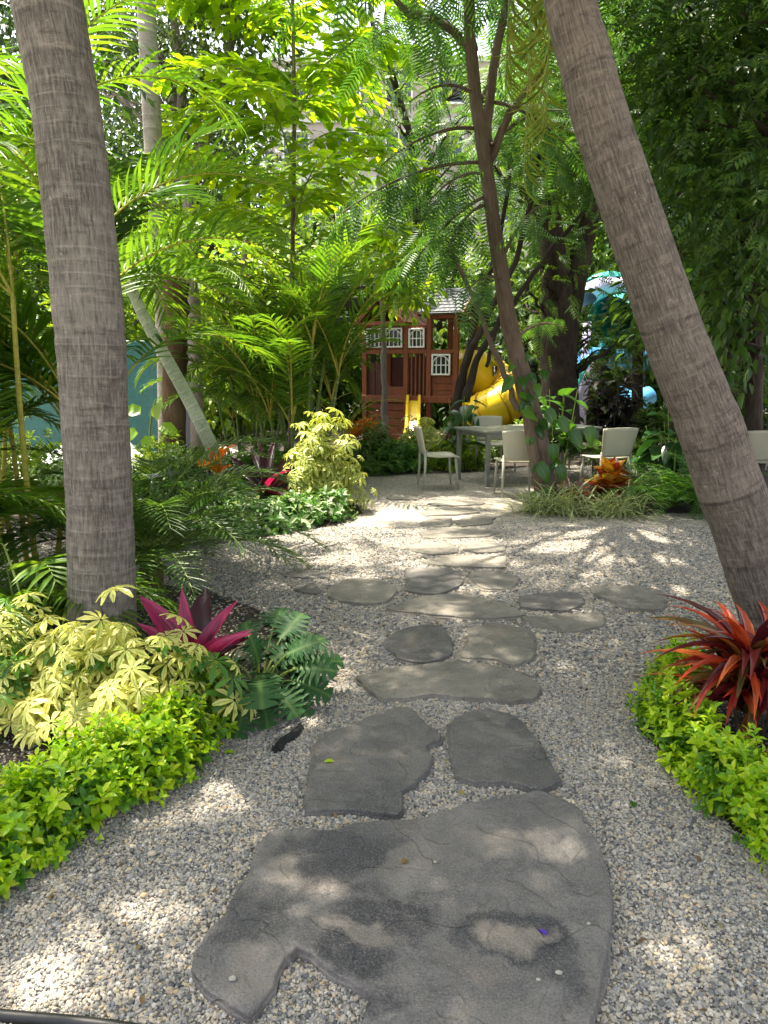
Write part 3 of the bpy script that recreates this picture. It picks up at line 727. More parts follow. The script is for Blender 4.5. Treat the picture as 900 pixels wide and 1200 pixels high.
def rough_outline(P, step=.035, amp=.006):
    P = np.asarray(P)[:, :2]; out = []
    n = len(P)
    for i in range(n):
        p0, p1, p2, p3 = P[i - 1], P[i], P[(i + 1) % n], P[(i + 2) % n]
        k = max(1, int(np.linalg.norm(p2 - p1) / step))
        for j in range(k):
            f = j / k
            cr = .5 * ((2 * p1) + (-p0 + p2) * f + (2 * p0 - 5 * p1 + 4 * p2 - p3) * f ** 2 + (-p0 + 3 * p1 - 3 * p2 + p3) * f ** 3)
            out.append(.28 * cr + .72 * (p1 * (1 - f) + p2 * f) + rng.normal(0, amp, 2))
    return np.array(out)
def poly_area(P): return .5 * np.sum(P[:, 0] * np.roll(P[:, 1], -1) - np.roll(P[:, 0], -1) * P[:, 1])
def inside(poly, x, y):
    c = np.zeros(len(x), bool); n = len(poly); j = n - 1
    for i in range(n):
        xi, yi = poly[i][0], poly[i][1]; xj, yj = poly[j][0], poly[j][1]
        if yi != yj: c ^= ((yi > y) != (yj > y)) & (x < (xj - xi) * (y - yi) / (yj - yi) + xi)
        j = i
    return c
for (T, pts, mt, h, label) in STONES:
    ox, oy, sc = T
    P = np.array([gp(ox + x / sc, oy + y / sc, h * .7) for x, y in pts])
    Y = P[:, 1].mean(); O = rough_outline(P, .03 * max(1, Y / 3), .0035 * max(1, Y / 3))
    if poly_area(O) < 0: O = O[::-1]
    nrm = np.roll(O, -1, 0) - np.roll(O, 1, 0); nrm = norm(np.c_[nrm[:, 1], -nrm[:, 0]])      # outward
    nrm = norm(nrm + np.roll(nrm, 1, 0) + np.roll(nrm, -1, 0))
    ledge = np.clip(np.interp(np.arange(len(O)), np.arange(0, len(O) + 6, 6), rng.normal(.001, .012, len(np.arange(0, len(O) + 6, 6)))), 0, .026)[:, None]
    rings = [(0.005 + ledge, -.02), (.003 + ledge, h * .42), (.001 + ledge * .9, h * .50), (.0005, h * .55), (0, h * .88), (-.003, h * .98), (-.008, h)]
    mb = MB(); n = len(O); ch = rng.normal(0, .0025, n); ch = (ch + np.roll(ch, 1) + np.roll(ch, 2)) / 2
    for (o, z) in rings:
        Q = O + nrm * o; mb.add(np.c_[Q, np.full(n, z) + (ch if z > .6 * h else 0)])
    for r_ in range(len(rings) - 1):
        for i in range(n):
            a = r_ * n + i; b = r_ * n + (i + 1) % n; mb.q.append(np.array([[a, b, b + n, a + n]])); mb.qm.append(np.array([0]))
    mb.ngon(range((len(rings) - 1) * n, len(rings) * n))
    c = V(*O.mean(0), 0)
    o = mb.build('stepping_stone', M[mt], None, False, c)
    # object-space materials use world position, so a plain tag is enough
    tag(o, label, 'stepping stone', 'flat stepping stones of the garden path'); stone_polys.append(O)

# ------------------------------------------------------------------ loose gravel (uncountable)
def ico():
    t = (1 + 5 ** .5) / 2
    v = norm(np.array([[-1, t, 0], [1, t, 0], [-1, -t, 0], [1, -t, 0], [0, -1, t], [0, 1, t], [0, -1, -t], [0, 1, -t], [t, 0, -1], [t, 0, 1], [-t, 0, -1], [-t, 0, 1]], float))
    f = [[0, 11, 5], [0, 5, 1], [0, 1, 7], [0, 7, 10], [0, 10, 11], [1, 5, 9], [5, 11, 4], [11, 10, 2], [10, 7, 6], [7, 1, 8], [3, 9, 4], [3, 4, 2], [3, 2, 6], [3, 6, 8], [3, 8, 9], [4, 9, 5], [2, 4, 11], [6, 2, 10], [8, 6, 7], [9, 8, 1]]
    return v, f
iv, if_ = ico()
def chips(n_try, y0, y1, size):
    y = np.sqrt(rng.uniform(y0 ** 2, y1 ** 2, n_try)); x = rng.uniform(-1, 1, n_try) * (.60 * y + .45)
    keep = rng.random(n_try) < (.60 * y + .45) / (.60 * y + .45).max() * 1.0 + .6
    for P in stone_polys:
        b0, b1_ = P.min(0) - .05, P.max(0) + .05
        m = (x > b0[0]) & (x < b1_[0]) & (y > b0[1]) & (y < b1_[1])
        if m.any(): mm = np.zeros(n_try, bool); mm[m] = inside(P, x[m], y[m]); keep &= ~mm
    for P in (bed_left, bed_right, bed_mid, bed_isle):
        keep &= ~(inside(P, x, y) & (rng.random(n_try) > .12))
    x, y = x[keep], y[keep]; n = len(x); mb = MB(); per = n // 8
    for k in range(8):
        v = iv * (1 + rng.normal(0, .16, (12, 1))); sl = slice(k * per, (k + 1) * per if k < 7 else n); m = len(x[sl])
        R = basis(rng.normal(size=(m, 3)) * V(1, 1, .25), rng.normal(size=(m, 3)) * V(.35, .35, 0) + V(0, 0, 1))
        s = size * rng.lognormal(0, .28, m); sc = np.c_[s * rng.uniform(.6, .95, m), s, s * rng.uniform(.35, .65, m)]
        mb.inst((v, [], if_, np.zeros((12, 2))), R, np.c_[x[sl], y[sl], rng.uniform(.0, .006, m)], sc)
    return mb
tag(chips(300000, 1.25, 3.3, .0056).build('gravel', M['pebble'], None, False), kind='stuff')
tag(chips(190000, 3.3, 6.8, .0088).build('gravel', M['pebble'], None, False), kind='stuff')

# ================================================================== SUN PATCHES (holes in the crowns)
for a in [(545, 600, .75, .55), (480, 575, .55, .7), (450, 590, .3, .5), (520, 640, .55, .28), (585, 655, .3, .2), (460, 655, .3, .22), (660, 640, .5, .32), (740, 655, .55, .28), (720, 625, .5, .25),
          (800, 690, .30, .12), (370, 655, .35, .22), (270, 660, .4, .25), (760, 745, .22, .10), (700, 752, .22, .09), (310, 690, .2, .12), (410, 640, .25, .18), (560, 690, .14, .08),
          (95, 1110, 0.189, 0.131), (160, 1060, 0.145, 0.102), (50, 1150, 0.174, 0.087), (330, 1045, 0.102, 0.065), (400, 1085, 0.145, 0.072), (570, 1000, 0.109, 0.072), (605, 1130, 0.087, 0.072), (270, 1140, 0.131, 0.072), (660, 950, 0.116, 0.087),
          (425, 855, 0.087, 0.072), (480, 1100, 0.072, 0.043), (600, 860, 0.087, 0.072), (300, 960, 0.116, 0.087), (540, 830, 0.072, 0.072), (720, 900, 0.145, 0.087), (820, 1100, 0.145, 0.102), (770, 1150, 0.116, 0.072), (690, 1090, 0.072, 0.087),
          (540, 745, 0.174, 0.102), (600, 780, 0.145, 0.072), (680, 800, 0.174, 0.102), (470, 790, 0.145, 0.072), (400, 800, 0.116, 0.072), (370, 1110, .13, .09), (650, 1010, .13, .09), (130, 1150, .12, .08), (430, 920, .10, .07), (560, 1150, .13, .09)]:
    q_ = .52 if a[1] > 930 else (.6 if a[1] > 720 else .76)
    lit(a[0], a[1], a[2] * q_, a[3] * q_)
LIT += [(-2.0, 4.3, 1.3, 1.3, .9), (4.6, 9.0, 2.6, 4.0, .28), (6.2, 17.4, 2.2, 2.0, .9), (2.5, 14.9, 1.8, 1.4, .9)]
# plants that stand in the sun
for (x, y, rx, ry, k) in [(-1.6, 8.6, 1.6, 1.5, .93), (-2.6, 6.3, .9, 1.2, .8), (-1.15, 2.65, .75, .45, .72), (-.85, 2.3, .35, .25, .6), (1.4, 2.6, .25, .3, .5), (-3.8, 5, 1.2, 2.5, .85), (-.2, 7.6, .5, .5, .8), (.4, 10, 1.4, 1.4, .8), (-4.5, 10, 2.6, 2, .7), (1.7, 8.6, .5, .5, .6), (.9, 12.5, 3, 2.5, .9)]:
    LIT.append((x, y, rx, ry, k))

# ================================================================== FOREGROUND PALMS
def px_path(rows, Yf):
    pts = []; rad = []
    for i, (px, py, w) in enumerate(rows):
        p = at(px, py, Yf(py)); pts.append(p); rad.append(w / 2 / F * depth(p))
    return pts, rad
rows = [(55, 0, 80), (67, 67, 78.5), (78.5, 133, 77), (94, 267, 78), (106.5, 400, 78), (111, 480, 75), (116.5, 580, 74), (119.5, 680, 75), (119.5, 780, 80), (119, 815, 86)]
pts, rad = px_path(rows, lambda y: 3.28)
pts[-1][2] = -.02
pts, rad = pts[::-1], rad[::-1]
d0 = (pts[-1] - pts[-3]) / np.linalg.norm(pts[-1] - pts[-3])
for k in range(4): pts.append(pts[-1] + d0 * .95); rad.append(rad[-1] * .97)
root = thing('palm_tree', 'upright ringed grey palm trunk between the areca palm and the variegated bush', 'palm tree', (pts[0][0], pts[0][1], 0), 'palms framing the path')
P = smooth_path(pts, 640); R_ = sp1(rad, 640)
L = np.concatenate([[0], np.cumsum(np.linalg.norm(np.diff(P, axis=0), axis=1))])
R_ = R_ * (1 + .016 * ((L / .11 + .5 * np.sin(L * 2.1)) % 1.0) - .008 + np.interp(L, np.arange(0, 9, .06), rng.normal(0, .006, 150)))
mb = MB(); mb.tube(P, R_, 48, 0, True); mb.build('trunk', M['palm_left'], root)
fr = [(a, e, L_, d) for a, e, L_, d in [(.3, .9, 3.0, 1.7), (1.3, 1.1, 2.9, 1.7), (2.4, .7, 3.0, 1.6), (3.4, 1.0, 2.9, 1.7), (4.3, .8, 2.9, 1.6), (5.3, 1.1, 3.0, 1.8), (0.9, .4, 2.8, 1.4), (3.0, .3, 2.7, 1.3), (5.9, .35, 2.8, 1.4), (1.9, 1.35, 2.6, 1.2)]]
palm_crown(root, P[-1], fr, M['royal'], M['petiole'], npair=44, ll=.55, r=.03, vee=.15, tpl=LEAFLET, cull=True)

rows = [(668, 0, 63), (685, 67, 64), (707, 150, 67), (757.5, 300, 70), (796.5, 413, 73), (832.5, 503, 76), (854.5, 570, 77), (874, 620, 78), (915, 740, 84), (921, 760, 90)]
pts, rad = px_path(rows, lambda y: 3.78); rad = [r * .93 for r in rad]; pts[-1][2] = -.02
pts, rad = pts[::-1], rad[::-1]
d0 = (pts[-1] - pts[-3]) / np.linalg.norm(pts[-1] - pts[-3]) * .9 + V(.05, .1, .25)
for k in range(3): pts.append(pts[-1] + d0 * .9); rad.append(rad[-1] * .96)
root = thing('palm_tree', 'leaning brown palm trunk rising from the red croton on the right', 'palm tree', (pts[0][0], pts[0][1], 0), 'palms framing the path')
P = smooth_path(pts, 500); R_ = sp1(rad, 500); L = np.concatenate([[0], np.cumsum(np.linalg.norm(np.diff(P, axis=0), axis=1))])
R_ = R_ * (1 + .014 * ((L / .30 + .4 * np.sin(L * 1.7)) % 1.0) + np.interp(L, np.arange(0, 9, .07), rng.normal(0, .006, 129)))
mb = MB(); mb.tube(P, R_, 40, 0, True); mb.build('trunk', M['palm_right'], root)
fr = [(2.2, .5, 2.7, 1.5), (3.3, .9, 2.8, 1.8), (4.4, .6, 2.7, 1.6), (5.4, .9, 2.7, 1.7), (0.2, .7, 2.7, 1.6), (3.9, .2, 2.6, 1.3), (5.0, 1.2, 2.4, 1.5), (1.0, 1.1, 2.6, 1.5)]
palm_crown(root, P[-1], fr, M['royal'], M['petiole'], npair=42, ll=.5, r=.025, vee=.1, cull=True)
for (x0, x1, y1, Y) in [(640, 614, 300, 4.7), (655, 640, 240, 4.5), (610, 592, 190, 5.0)]:      # hanging yellowed fronds seen at the top
    mb = MB(); pp = smooth_path([P[-1], (P[-1] + at(x0, -330, Y)) / 2 + V(0, 0, .35), at(x0, -260, Y), at((x0 + x1) / 2, -90, Y), at(x1, y1 - 90, Y)], 17)
    frond(mb, P[-1], 0, 0, 1, 1, npair=60, ll=.55, tpl=LEAFLET_HANG, r=.016, vee=-.2, hang=1.6, t0=.3, pts=pp, jit=.2); mb.build('frond', [M['droop'], M['petiole']], root)

# ================================================================== LEFT FOREGROUND BED
# variegated schefflera
root = thing('umbrella_shrub', 'pale yellow variegated umbrella shrub in front of the grey palm trunk', 'shrub', V(-1.2, 2.8, 0), 'variegated umbrella shrubs')
cen = [at(38, 800, 2.95), at(95, 850, 2.75), at(170, 850, 2.75), at(110, 880, 2.62), at(195, 880, 2.7), at(25, 900, 2.6)]
path = np.array([V(-1.78, 2.95, 0), V(-1.45, 2.85, 0), V(-1.1, 2.72, 0), V(-.82, 2.72, 0)])
mound(root, path, .25, .44, 520, PALMATE, .145, M['scheff'], tilt=.5, zmin=.10)
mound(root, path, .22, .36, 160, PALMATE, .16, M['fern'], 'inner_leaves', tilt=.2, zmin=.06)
stems(root, path, .22, .4, 26, M['twig'])
for (px, py, Y) in [(58, 755, 2.95), (125, 800, 2.7), (60, 795, 2.85), (195, 745, 3.0), (240, 795, 2.85), (225, 770, 2.9), (215, 740, 3.02), (20, 790, 2.9), (150, 815, 2.65)]:
    p = at(px, py, Y); d = norm((V(rng.normal(0, .2), -.35, 1))[None]); mb = MB()
    mb.inst(PALMATE[random.randrange(5)], basis(V(1, .2, .1), d), p[None], [.15], 0)
    b = V(p[0] * .98, p[1] + .05, .05); mb.tube(arc(b, p, 6, .03), [.006] * 6, 5, 1, False)
    mb.build('shoot', [M['scheff'], M['petiole']], root)
# lime duranta hedge, left
def duranta(label, path, rad, h, n, seed_extra=None):
    path = np.asarray(path)
    root = thing('duranta_shrub', label, 'shrub', (*path.mean(0)[:2], 0), 'lime green edging shrubs')
    mound(root, path, rad, h, n, SPRIG, .088, M['duranta'], tilt=.55, zmin=.03)
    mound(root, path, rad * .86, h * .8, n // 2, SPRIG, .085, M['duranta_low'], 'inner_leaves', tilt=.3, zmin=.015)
    stems(root, path, rad * .8, h * .8, 22, M['twig'], r=.004)
    return root
duranta('lime green duranta edging at the left frame edge, below the pale yellow bush', [gp(-110, 1090), gp(-30, 1015), gp(40, 985), gp(85, 955)], .17, .20, 720)
duranta('lime green duranta edging between pale yellow bush and gravel, left of the huge slab', [gp(105, 950), gp(160, 925), gp(205, 895), gp(238, 850)], .14, .22, 640)
# pink cordyline
def cordyline(label, base, dark_n, specs, L, name='cordyline', cat='cordyline', width=1.0):
    root = thing(name, label, cat, base)
    top = np.asarray(base, float) + V(0, 0, .06); mbs = MB(); mbs.tube([np.asarray(base, float) - V(0, 0, .02), top, top + V(0, 0, .07)], [.016, .014, .01], 7); mbs.build('stem', M['bark_brown'], root)
    for (tip, mat, wd) in specs:
        d = tip - top; Ln = np.linalg.norm(d); mb = MB()
        dd = d / Ln; dd = norm((dd + V(0, 0, .42))[None])[0]
        mb.inst(STRAPW, basis(dd, V(0, -.5, 1)), (top + V(0, 0, .04) * rng.random())[None], np.array([[Ln * 1.0 * wd, Ln * 1.05, Ln]]), 0)
        mb.build('leaf', mat, root)
    return root
cb = gp(232, 815)
sp = [(at(231, 682, 3.22), M['cord_dark'], 1.15), (at(160, 706, 3.05), M['cord_pink'], .9), (at(172, 738, 2.95), M['cord_pink'], .8), (at(262, 712, 3.1), M['cord_pink'], .75), (at(272, 742, 3.0), M['cord_pink'], .8),
      (at(250, 745, 2.85), M['cord_pink'], .7), (at(205, 722, 2.9), M['cord_pink'], .7), (at(160, 755, 3.1), M['cord_dark'], .8), (at(285, 760, 3.2), M['cord_dark'], .8), (at(205, 800, 2.75), M['cord_dark'], .9), (at(258, 800, 2.8), M['cord_dark'], .9),
      (at(303, 745, 3.3), M['cord_pink'], .5), (at(245, 720, 3.5), M['cord_dark'], .7), (at(215, 775, 2.8), M['cord_dark'], .8), (at(190, 760, 2.85), M['cord_dark'], .8)]
cordyline('magenta and dark purple cordyline right beside the grey palm trunk', cb, 3, sp, .4)
# philodendron
def philodendron(label, base, tips, size):
    root = thing('philodendron', label, 'philodendron', base)
    for (tip, sz, face) in tips:
        mb = MB(); d = tip - base; hd = norm((d * V(1, 1, 0))[None])[0]
        st = base + hd * .02; a = base + d * .62 + V(0, 0, .05)
        mb.tube(smooth_path([st, base + d * .3 + V(0, 0, .07), a], 8), np.linspace(.007, .004, 8), 5, 1, False)
        mb.inst(LOBED, basis(norm((tip - a + V(0, 0, -.02))[None]), V(*face)), a[None], [sz], 0); mb.build('leaf', [M['philo'], M['petiole']], root)
    return root
pb = gp(305, 825)
tips = [(at(305, 800, 2.75), .21, (.1, -.7, .8)), (at(345, 720, 3.25), .17, (0, -.5, 1)), (at(398, 765, 3.15), .15, (.3, -.4, 1)), (at(372, 800, 2.95), .16, (.4, -.5, .8)), (at(330, 700, 3.45), .16, (0, -.4, 1)), (at(285, 718, 3.4), .15, (-.2, -.4, 1)),
        (at(280, 838, 2.75), .17, (-.1, -.8, .6)), (at(350, 822, 2.9), .15, (.2, -.7, .7)), (at(385, 735, 3.4), .15, (.3, -.3, 1)), (at(265, 770, 3.1), .15, (-.3, -.4, 1)), (at(330, 760, 3.1), .18, (.1, -.5, .9)), (at(300, 745, 3.3), .16, (-.1, -.4, 1)), (at(365, 765, 3.3), .16, (.2, -.4, 1)), (at(310, 830, 2.8), .14, (0, -.8, .6))]
tips += [(at(rng.uniform(270, 385), rng.uniform(730, 835), rng.uniform(2.85, 3.4)), rng.uniform(.12, .16), (rng.normal(0, .3), -.5, .8)) for _ in range(10)]
philodendron('glossy dark green philodendron with deeply cut leaves beside the magenta cordyline', pb, tips, .25)

# areca clump, left
def areca(label, base, canes, hts, fr_per, L, ll, leaf, stem, group=None, name='areca_palm', rad=.25, npair=34, el=(.75, 1.35), droop=(1.3, 2.1), r=.02, tpl=LEAFLET, az=None, lean=.35, extra=(), cull=False):
    root = thing(name, label, 'palm', base, group); base = np.asarray(base, float)
    for i in range(canes):
        a = i * 2.4 + .4; q = rad * math.sqrt((i + .3) / canes); b = base + V(math.cos(a) * q, math.sin(a) * q, -.02)
        h = hts[0] + (hts[1] - hts[0]) * rng.random(); tp = b + V(math.cos(a) * lean * h * .5, math.sin(a) * lean * h * .5, h)
        mb = MB(); pth = arc(b, tp, 14, 0, .02); mb.tube(pth, np.linspace(r, r * .65, 14), 9, 0); mb.build('cane', stem, root)
        for k in range(fr_per):
            aa = (a + k * 2.2 + rng.normal(0, .35)) if az is None else rng.choice(az) + rng.normal(0, .4)
            mb = MB(); frond(mb, tp, aa, rng.uniform(*el), L * rng.uniform(.75, 1.1), rng.uniform(*droop), npair=npair, ll=ll, tpl=tpl, r=r * .45, vee=.35, side=rng.normal(0, .3), cull=cull); mb.build('frond', [leaf, M['stem_yellow']], root)
    for (p0, az_, el_, L_, dr) in extra:
        mb = MB(); frond(mb, p0, az_, el_, L_, dr, npair=npair - 9, ll=ll * .95, tpl=LEAFLET, r=r * .4, vee=.95, sweep=.75, jit=.12); mb.build('frond', [leaf, M['stem_yellow']], root)
    return root
ex = [(at(112, 275, 4.7), .1, .80, 1.25, 1.25), (at(118, 345, 4.5), .0, .75, 1.2, 1.25), (at(116, 330, 4.9), .2, .25, .95, .9)]
areca('tall areca palm with yellow canes left of the grey palm trunk', V(-2.3, 4.55, 0), 9, (.9, 2.0), 5, 1.8, .40, M['areca_lit'], M['stem_yellow'], 'areca palms', rad=.4, extra=ex, az=[1.9, 2.6, 3.3, 3.9])
areca('areca palm at the far left edge, fronds reaching to the top left', V(-3.6, 5.9, 0), 7, (1.6, 2.9), 4, 2.2, .46, M['areca_lit'], M['stem_yellow'], 'areca palms', rad=.4)
areca('low dense areca palm filling the bed behind the yellow canes at left', V(-2.75, 4.1, 0), 8, (.15, 1.1), 6, 1.35, .34, M['areca_lit'], M['stem_yellow'], 'areca palms', rad=.5, az=[3.7, 4.3, 2.8, .7])
# kentia with broad fronds
root = thing('kentia_palm', 'dark broad-leaved palm with stiff upright fronds right behind the top of the grey trunk', 'palm', V(-2.5, 6.6, 0))
mb = MB(); mb.tube(arc(V(-2.5, 6.6, -.02), V(-2.45, 6.5, 2.35), 12), np.linspace(.07, .05, 12), 12); mb.build('trunk', M['palm_green'], root)
palm_crown(root, V(-2.45, 6.5, 2.3), [(.2, 1.3, 1.75, 1.0), (1.2, 1.15, 1.8, 1.3), (2.4, 1.2, 1.8, 1.3), (3.6, 1.1, 1.8, 1.3), (5.2, 1.1, 1.5, 1.4)], M['kentia'], M['petiole'], npair=26, ll=.46, tpl=LEAFLET_W, r=.016, vee=.35)
# pygmy date palm
root = thing('pygmy_date_palm', 'low pygmy date palm with fine dark arching fronds right of the grey trunk', 'palm', V(-1.62, 4.75, 0))
mb = MB(); mb.tube([V(-1.62, 4.75, -.02), V(-1.62, 4.75, .12), V(-1.60, 4.74, .24)], [.08, .09, .06], 12); mb.build('trunk', M['palm_fibre'], root)
fr = []
for i in range(34):
    a = i * 2.399; t = i / 34; fr.append((a, 1.35 - 1.05 * t + rng.normal(0, .1), 1.3 * rng.uniform(.8, 1.15), 1.7 - .5 * t))
palm_crown(root, V(-1.60, 4.74, .22), fr, M['date'], M['petiole'], npair=42, ll=.22, tpl=LEAFLET_STIFF, r=.006, vee=.3)
# parlour palm, lit fan at far left
root = thing('parlour_palm', 'small parlour palm with bright hand-like fronds beside the grey trunk base', 'palm', gp(35, 830))
for (px, py, az, el, L_, dr) in [(45, 660, 5.4, .35, .30, 1.0), (15, 700, 4.2, .5, .4, 1.2), (60, 720, 5.9, .5, .35, 1.2), (5, 640, 3.6, .9, .4, 1.0), (50, 750, 5.0, .3, .3, 1.3), (20, 745, 4.6, .5, .35, 1.2), (75, 700, .2, .7, .35, 1.2)]:
    p = at(px, py, 3.45); mb = MB(); b = gp(35, 830) + V(rng.normal(0, .05), rng.normal(0, .05), 0)
    mb.tube(arc(b, p, 8, .02), [.006] * 8, 5, 1, False); frond(mb, p, az, el, L_, dr, npair=9, ll=.23, tpl=LEAFLET_W, r=.004, vee=.2, t0=.05, minl=.7); mb.build('frond', [M['areca_lit'], M['petiole']], root)
root = thing('areca_palm', 'dark green young areca palm low at the left edge above the pale yellow bush', 'palm', V(-1.95, 3.6, 0), 'areca palms')
fr = [(i * 2.399, rng.uniform(.5, 1.25), rng.uniform(.8, 1.15), rng.uniform(1.2, 1.9)) for i in range(16)]
palm_crown(root, V(-1.95, 3.6, .05), fr, M['areca'], M['petiole'], npair=28, ll=.27, r=.008, vee=.3)

# ================================================================== RIGHT FOREGROUND BED
duranta('lime green duranta edging around the red croton, under the leaning palm', [gp(800, 800), gp(785, 855), gp(830, 915), gp(885, 965), gp(960, 1030)], .13, .19, 900)
root = thing('red_croton', 'red and orange narrow-leaved croton at the foot of the leaning palm', 'croton', gp(868, 862), 'crotons')
c = gp(868, 862)
rosette(root, c + V(0, 0, .10), 130, STRAP, .44, M['croton_red'], (.1, 1.45), 'foliage', (.0, .26), width=.95)
rosette(root, c + V(.14, .05, .10), 90, STRAP, .40, M['croton_red'], (.0, 1.3), 'foliage', (.0, .22), width=.95)
rosette(root, c + V(.28, -.12, .10), 90, STRAP, .40, M['croton_red'], (.0, 1.3), 'foliage', (.0, .22), width=1.0)
stems(root, [c, c + V(.28, -.1, 0)], .08, .3, 8, M['twig'], r=.009)

# ================================================================== MIDDLE LEFT BED
def scheff_far(label, base, rad, h, n, mat='scheff_far', size=.2):
    root = thing('umbrella_shrub', label, 'shrub', base, 'variegated umbrella shrubs'); base = np.asarray(base, float)
    path = np.array([base + V(-.12, 0, 0), base + V(.12, 0, 0)])
    mound(root, path, rad, h, n, PALMATE, size, M[mat], tilt=.4, zmin=.05); stems(root, path, rad * .8, h * .85, 20, M['twig']); return root
scheff_far('round variegated umbrella shrub left of the path where it bends', gp(376, 602) + V(0, .25, 0), .36, .80, 420)
cb = gp(303, 610) + V(0, .6, 0)
sp = [(cb + V(math.cos(a) * l * math.cos(e), math.sin(a) * l * math.cos(e), .1 + l * math.sin(e)), M['cord_pink'] if i in (5,) else M['cord_dark'], w * .75) for i, (a, l, e, w) in enumerate([(2.8, .7, .6, .6), (3.4, .72, .9, .6), (4.6, .7, 1.1, .4), (.1, .7, .7, .6), (5.6, .7, .9, .6), (4.9, .6, .8, .35), (1.5, .8, 1.2, .6), (2.2, .8, .9, .6), (.6, .75, 1.0, .6), (3.0, .6, .3, .6), (6.0, .6, .3, .6), (4.0, .65, .4, .6), (5.1, .6, .25, .6)])]
cordyline('dark maroon cordyline between orange bromeliad and round variegated shrub', cb, 3, sp, .6)
def bromeliad(label, base, n, L, mat=('orange', 'fern'), grp='orange bromeliads', z=.12):
    root = thing('bromeliad', label, 'bromeliad', base, grp); base = np.asarray(base, float)
    rosette(root, base + V(0, 0, z), n, STRAPW, L, M[mat[0]], (.75, 1.5), 'bracts', (.0, .12), width=.75)
    rosette(root, base, n + 6, STRAPW, L * 1.1 + z, M[mat[1]], (.1, .9), 'leaves', (.0, .1), width=.6); return root
bromeliad('orange bromeliad in front of the leaning pale green stem', gp(254, 600) + V(0, .1, 0), 16, .34, z=.36)
for (px, py, dy, h, r_, mt, lab) in [(205, 600, .9, .5, .42, 'bg_mid', 'mid green low shrub left of the orange bromeliad, behind the grey trunk'), (150, 600, 1.3, .55, .4, 'bg_lime', 'lime low shrub hidden behind the grey trunk beside the terrace'), (290, 590, 1.2, .45, .4, 'bg_mid', 'low leafy shrub behind the maroon cordyline'), (60, 610, .9, .6, .5, 'bg_mid', 'leafy low shrub left of the grey trunk in front of the lounger'), (-10, 600, .6, .7, .5, 'bg_lime', 'lime low shrub at the far left edge below the teal wall')]:
    b = gp(px, py) + V(0, dy, 0); rt = thing('garden_shrub', lab, 'shrub', b); mound(rt, [b + V(-.15, 0, 0), b + V(.15, 0, 0)], r_, h, 320, SPRIG, .17, M[mt], tilt=.35); stems(rt, [b], r_ * .8, h * .8, 9, M['twig'])
root = thing('syngonium', 'low white-flecked leafy plant along the gravel below the round variegated shrub', 'ground plant', gp(305, 628))
mound(root, [gp(262, 622), gp(300, 624), gp(345, 615), gp(395, 606)], .22, .22, 420, [sprig(6, .6) for _ in range(2)], .15, M['fleck'], tilt=.4)
def fern(label, base, n, L, mat='fern', grp='ferns', el=(.3, 1.2), tplw=.16):
    root = thing('fern', label, 'fern', base, grp); base = np.asarray(base, float); mb = MB()
    for i in range(n):
        frond(mb, base + V(0, 0, .02), i * 2.399, rng.uniform(*el), L * rng.uniform(.7, 1.1), rng.uniform(.9, 1.8), npair=22, ll=L * tplw, tpl=LEAFLET_W, r=.004, vee=.05, t0=.12, sweep=.2, minl=.3)
    mb.build('foliage', [M[mat], M['petiole']], root); return root
fern('dark fern under the pygmy date palm at the gravel edge', gp(285, 622) + V(0, .3, 0), 22, .55)
fern('dark feathery fern low at the left of the gravel cross path', gp(205, 645), 22, .6)

# mid palms
areca('central areca palm with green canes and fine arching fronds', gp(338, 585) + V(0, 1.3, 0), 10, (.7, 2.0), 5, 1.9, .40, M['areca_lit'], M['stem_green'], 'areca palms', rad=.40, r=.028, el=(1.1, 1.5), droop=(.8, 1.5), cull=.2)
areca('yellow sunlit areca palm beside the leaning pale green stem', gp(262, 585) + V(0, 1.9, 0), 7, (.5, 1.5), 5, 1.5, .36, M['areca_lit'], M['stem_green'], 'areca palms', rad=.34, el=(.6, 1.35))
areca('areca palm behind the round variegated shrub near the playhouse', gp(400, 570) + V(-.15, 1.6, 0), 4, (.4, .9), 4, 1.15, .30, M['areca'], M['stem_green'], 'areca palms', rad=.22, el=(.6, 1.3), cull=True)
# fishtail palm
root = thing('fishtail_palm', 'tall fishtail palm with bright yellow-green jagged leaves at upper centre', 'palm', at(340, 545, 11.8) * V(1, 1, 0))
pts = [at(340, 545, 11.8) * V(1, 1, 0), at(341, 420, 11.8), at(343, 280, 11.8), at(345, 130, 11.8), at(343, 20, 11.8), at(342, -80, 11.8)]
mb = MB(); mb.tube(smooth_path(pts, 30), np.linspace(.042, .022, 30), 10); mb.build('trunk', M['bark_brown'], root)
for i in range(24):
    t = i / 23; b = at(344, 300 - 330 * t, 11.8); az = i * 2.399 + .3; el = rng.uniform(.35, 1.0); L = 2.1 * (1 - .15 * t)
    mb = MB(); p = rachis(b, az, el, L, 1.2, 16); mb.tube(p, np.linspace(.016, .005, 17), 5, 1, False); tan = norm(np.gradient(p, axis=0))
    for j in range(4, 17, 2):
        for s in (-1, 1):
            T = tan[min(j, 16)]; sd = norm(np.cross(T, V(0, 0, 1))[None])[0] * s; q0 = p[min(j, 16)]
            d = sd + T * .7; az2 = math.atan2(d[1], d[0]); L2 = .58 * (1 - .5 * abs(j - 9) / 9) * rng.uniform(.85, 1.1)
            frond(mb, q0, az2, .15 + rng.normal(0, .15), L2, .8, npair=5, ll=.30, tpl=WEDGE, r=.004, vee=.1, t0=.15, sweep=.8, minl=.8, jit=.2, cull=.25)
    mb.build('frond', [M['fishtail'], M['petiole']], root)
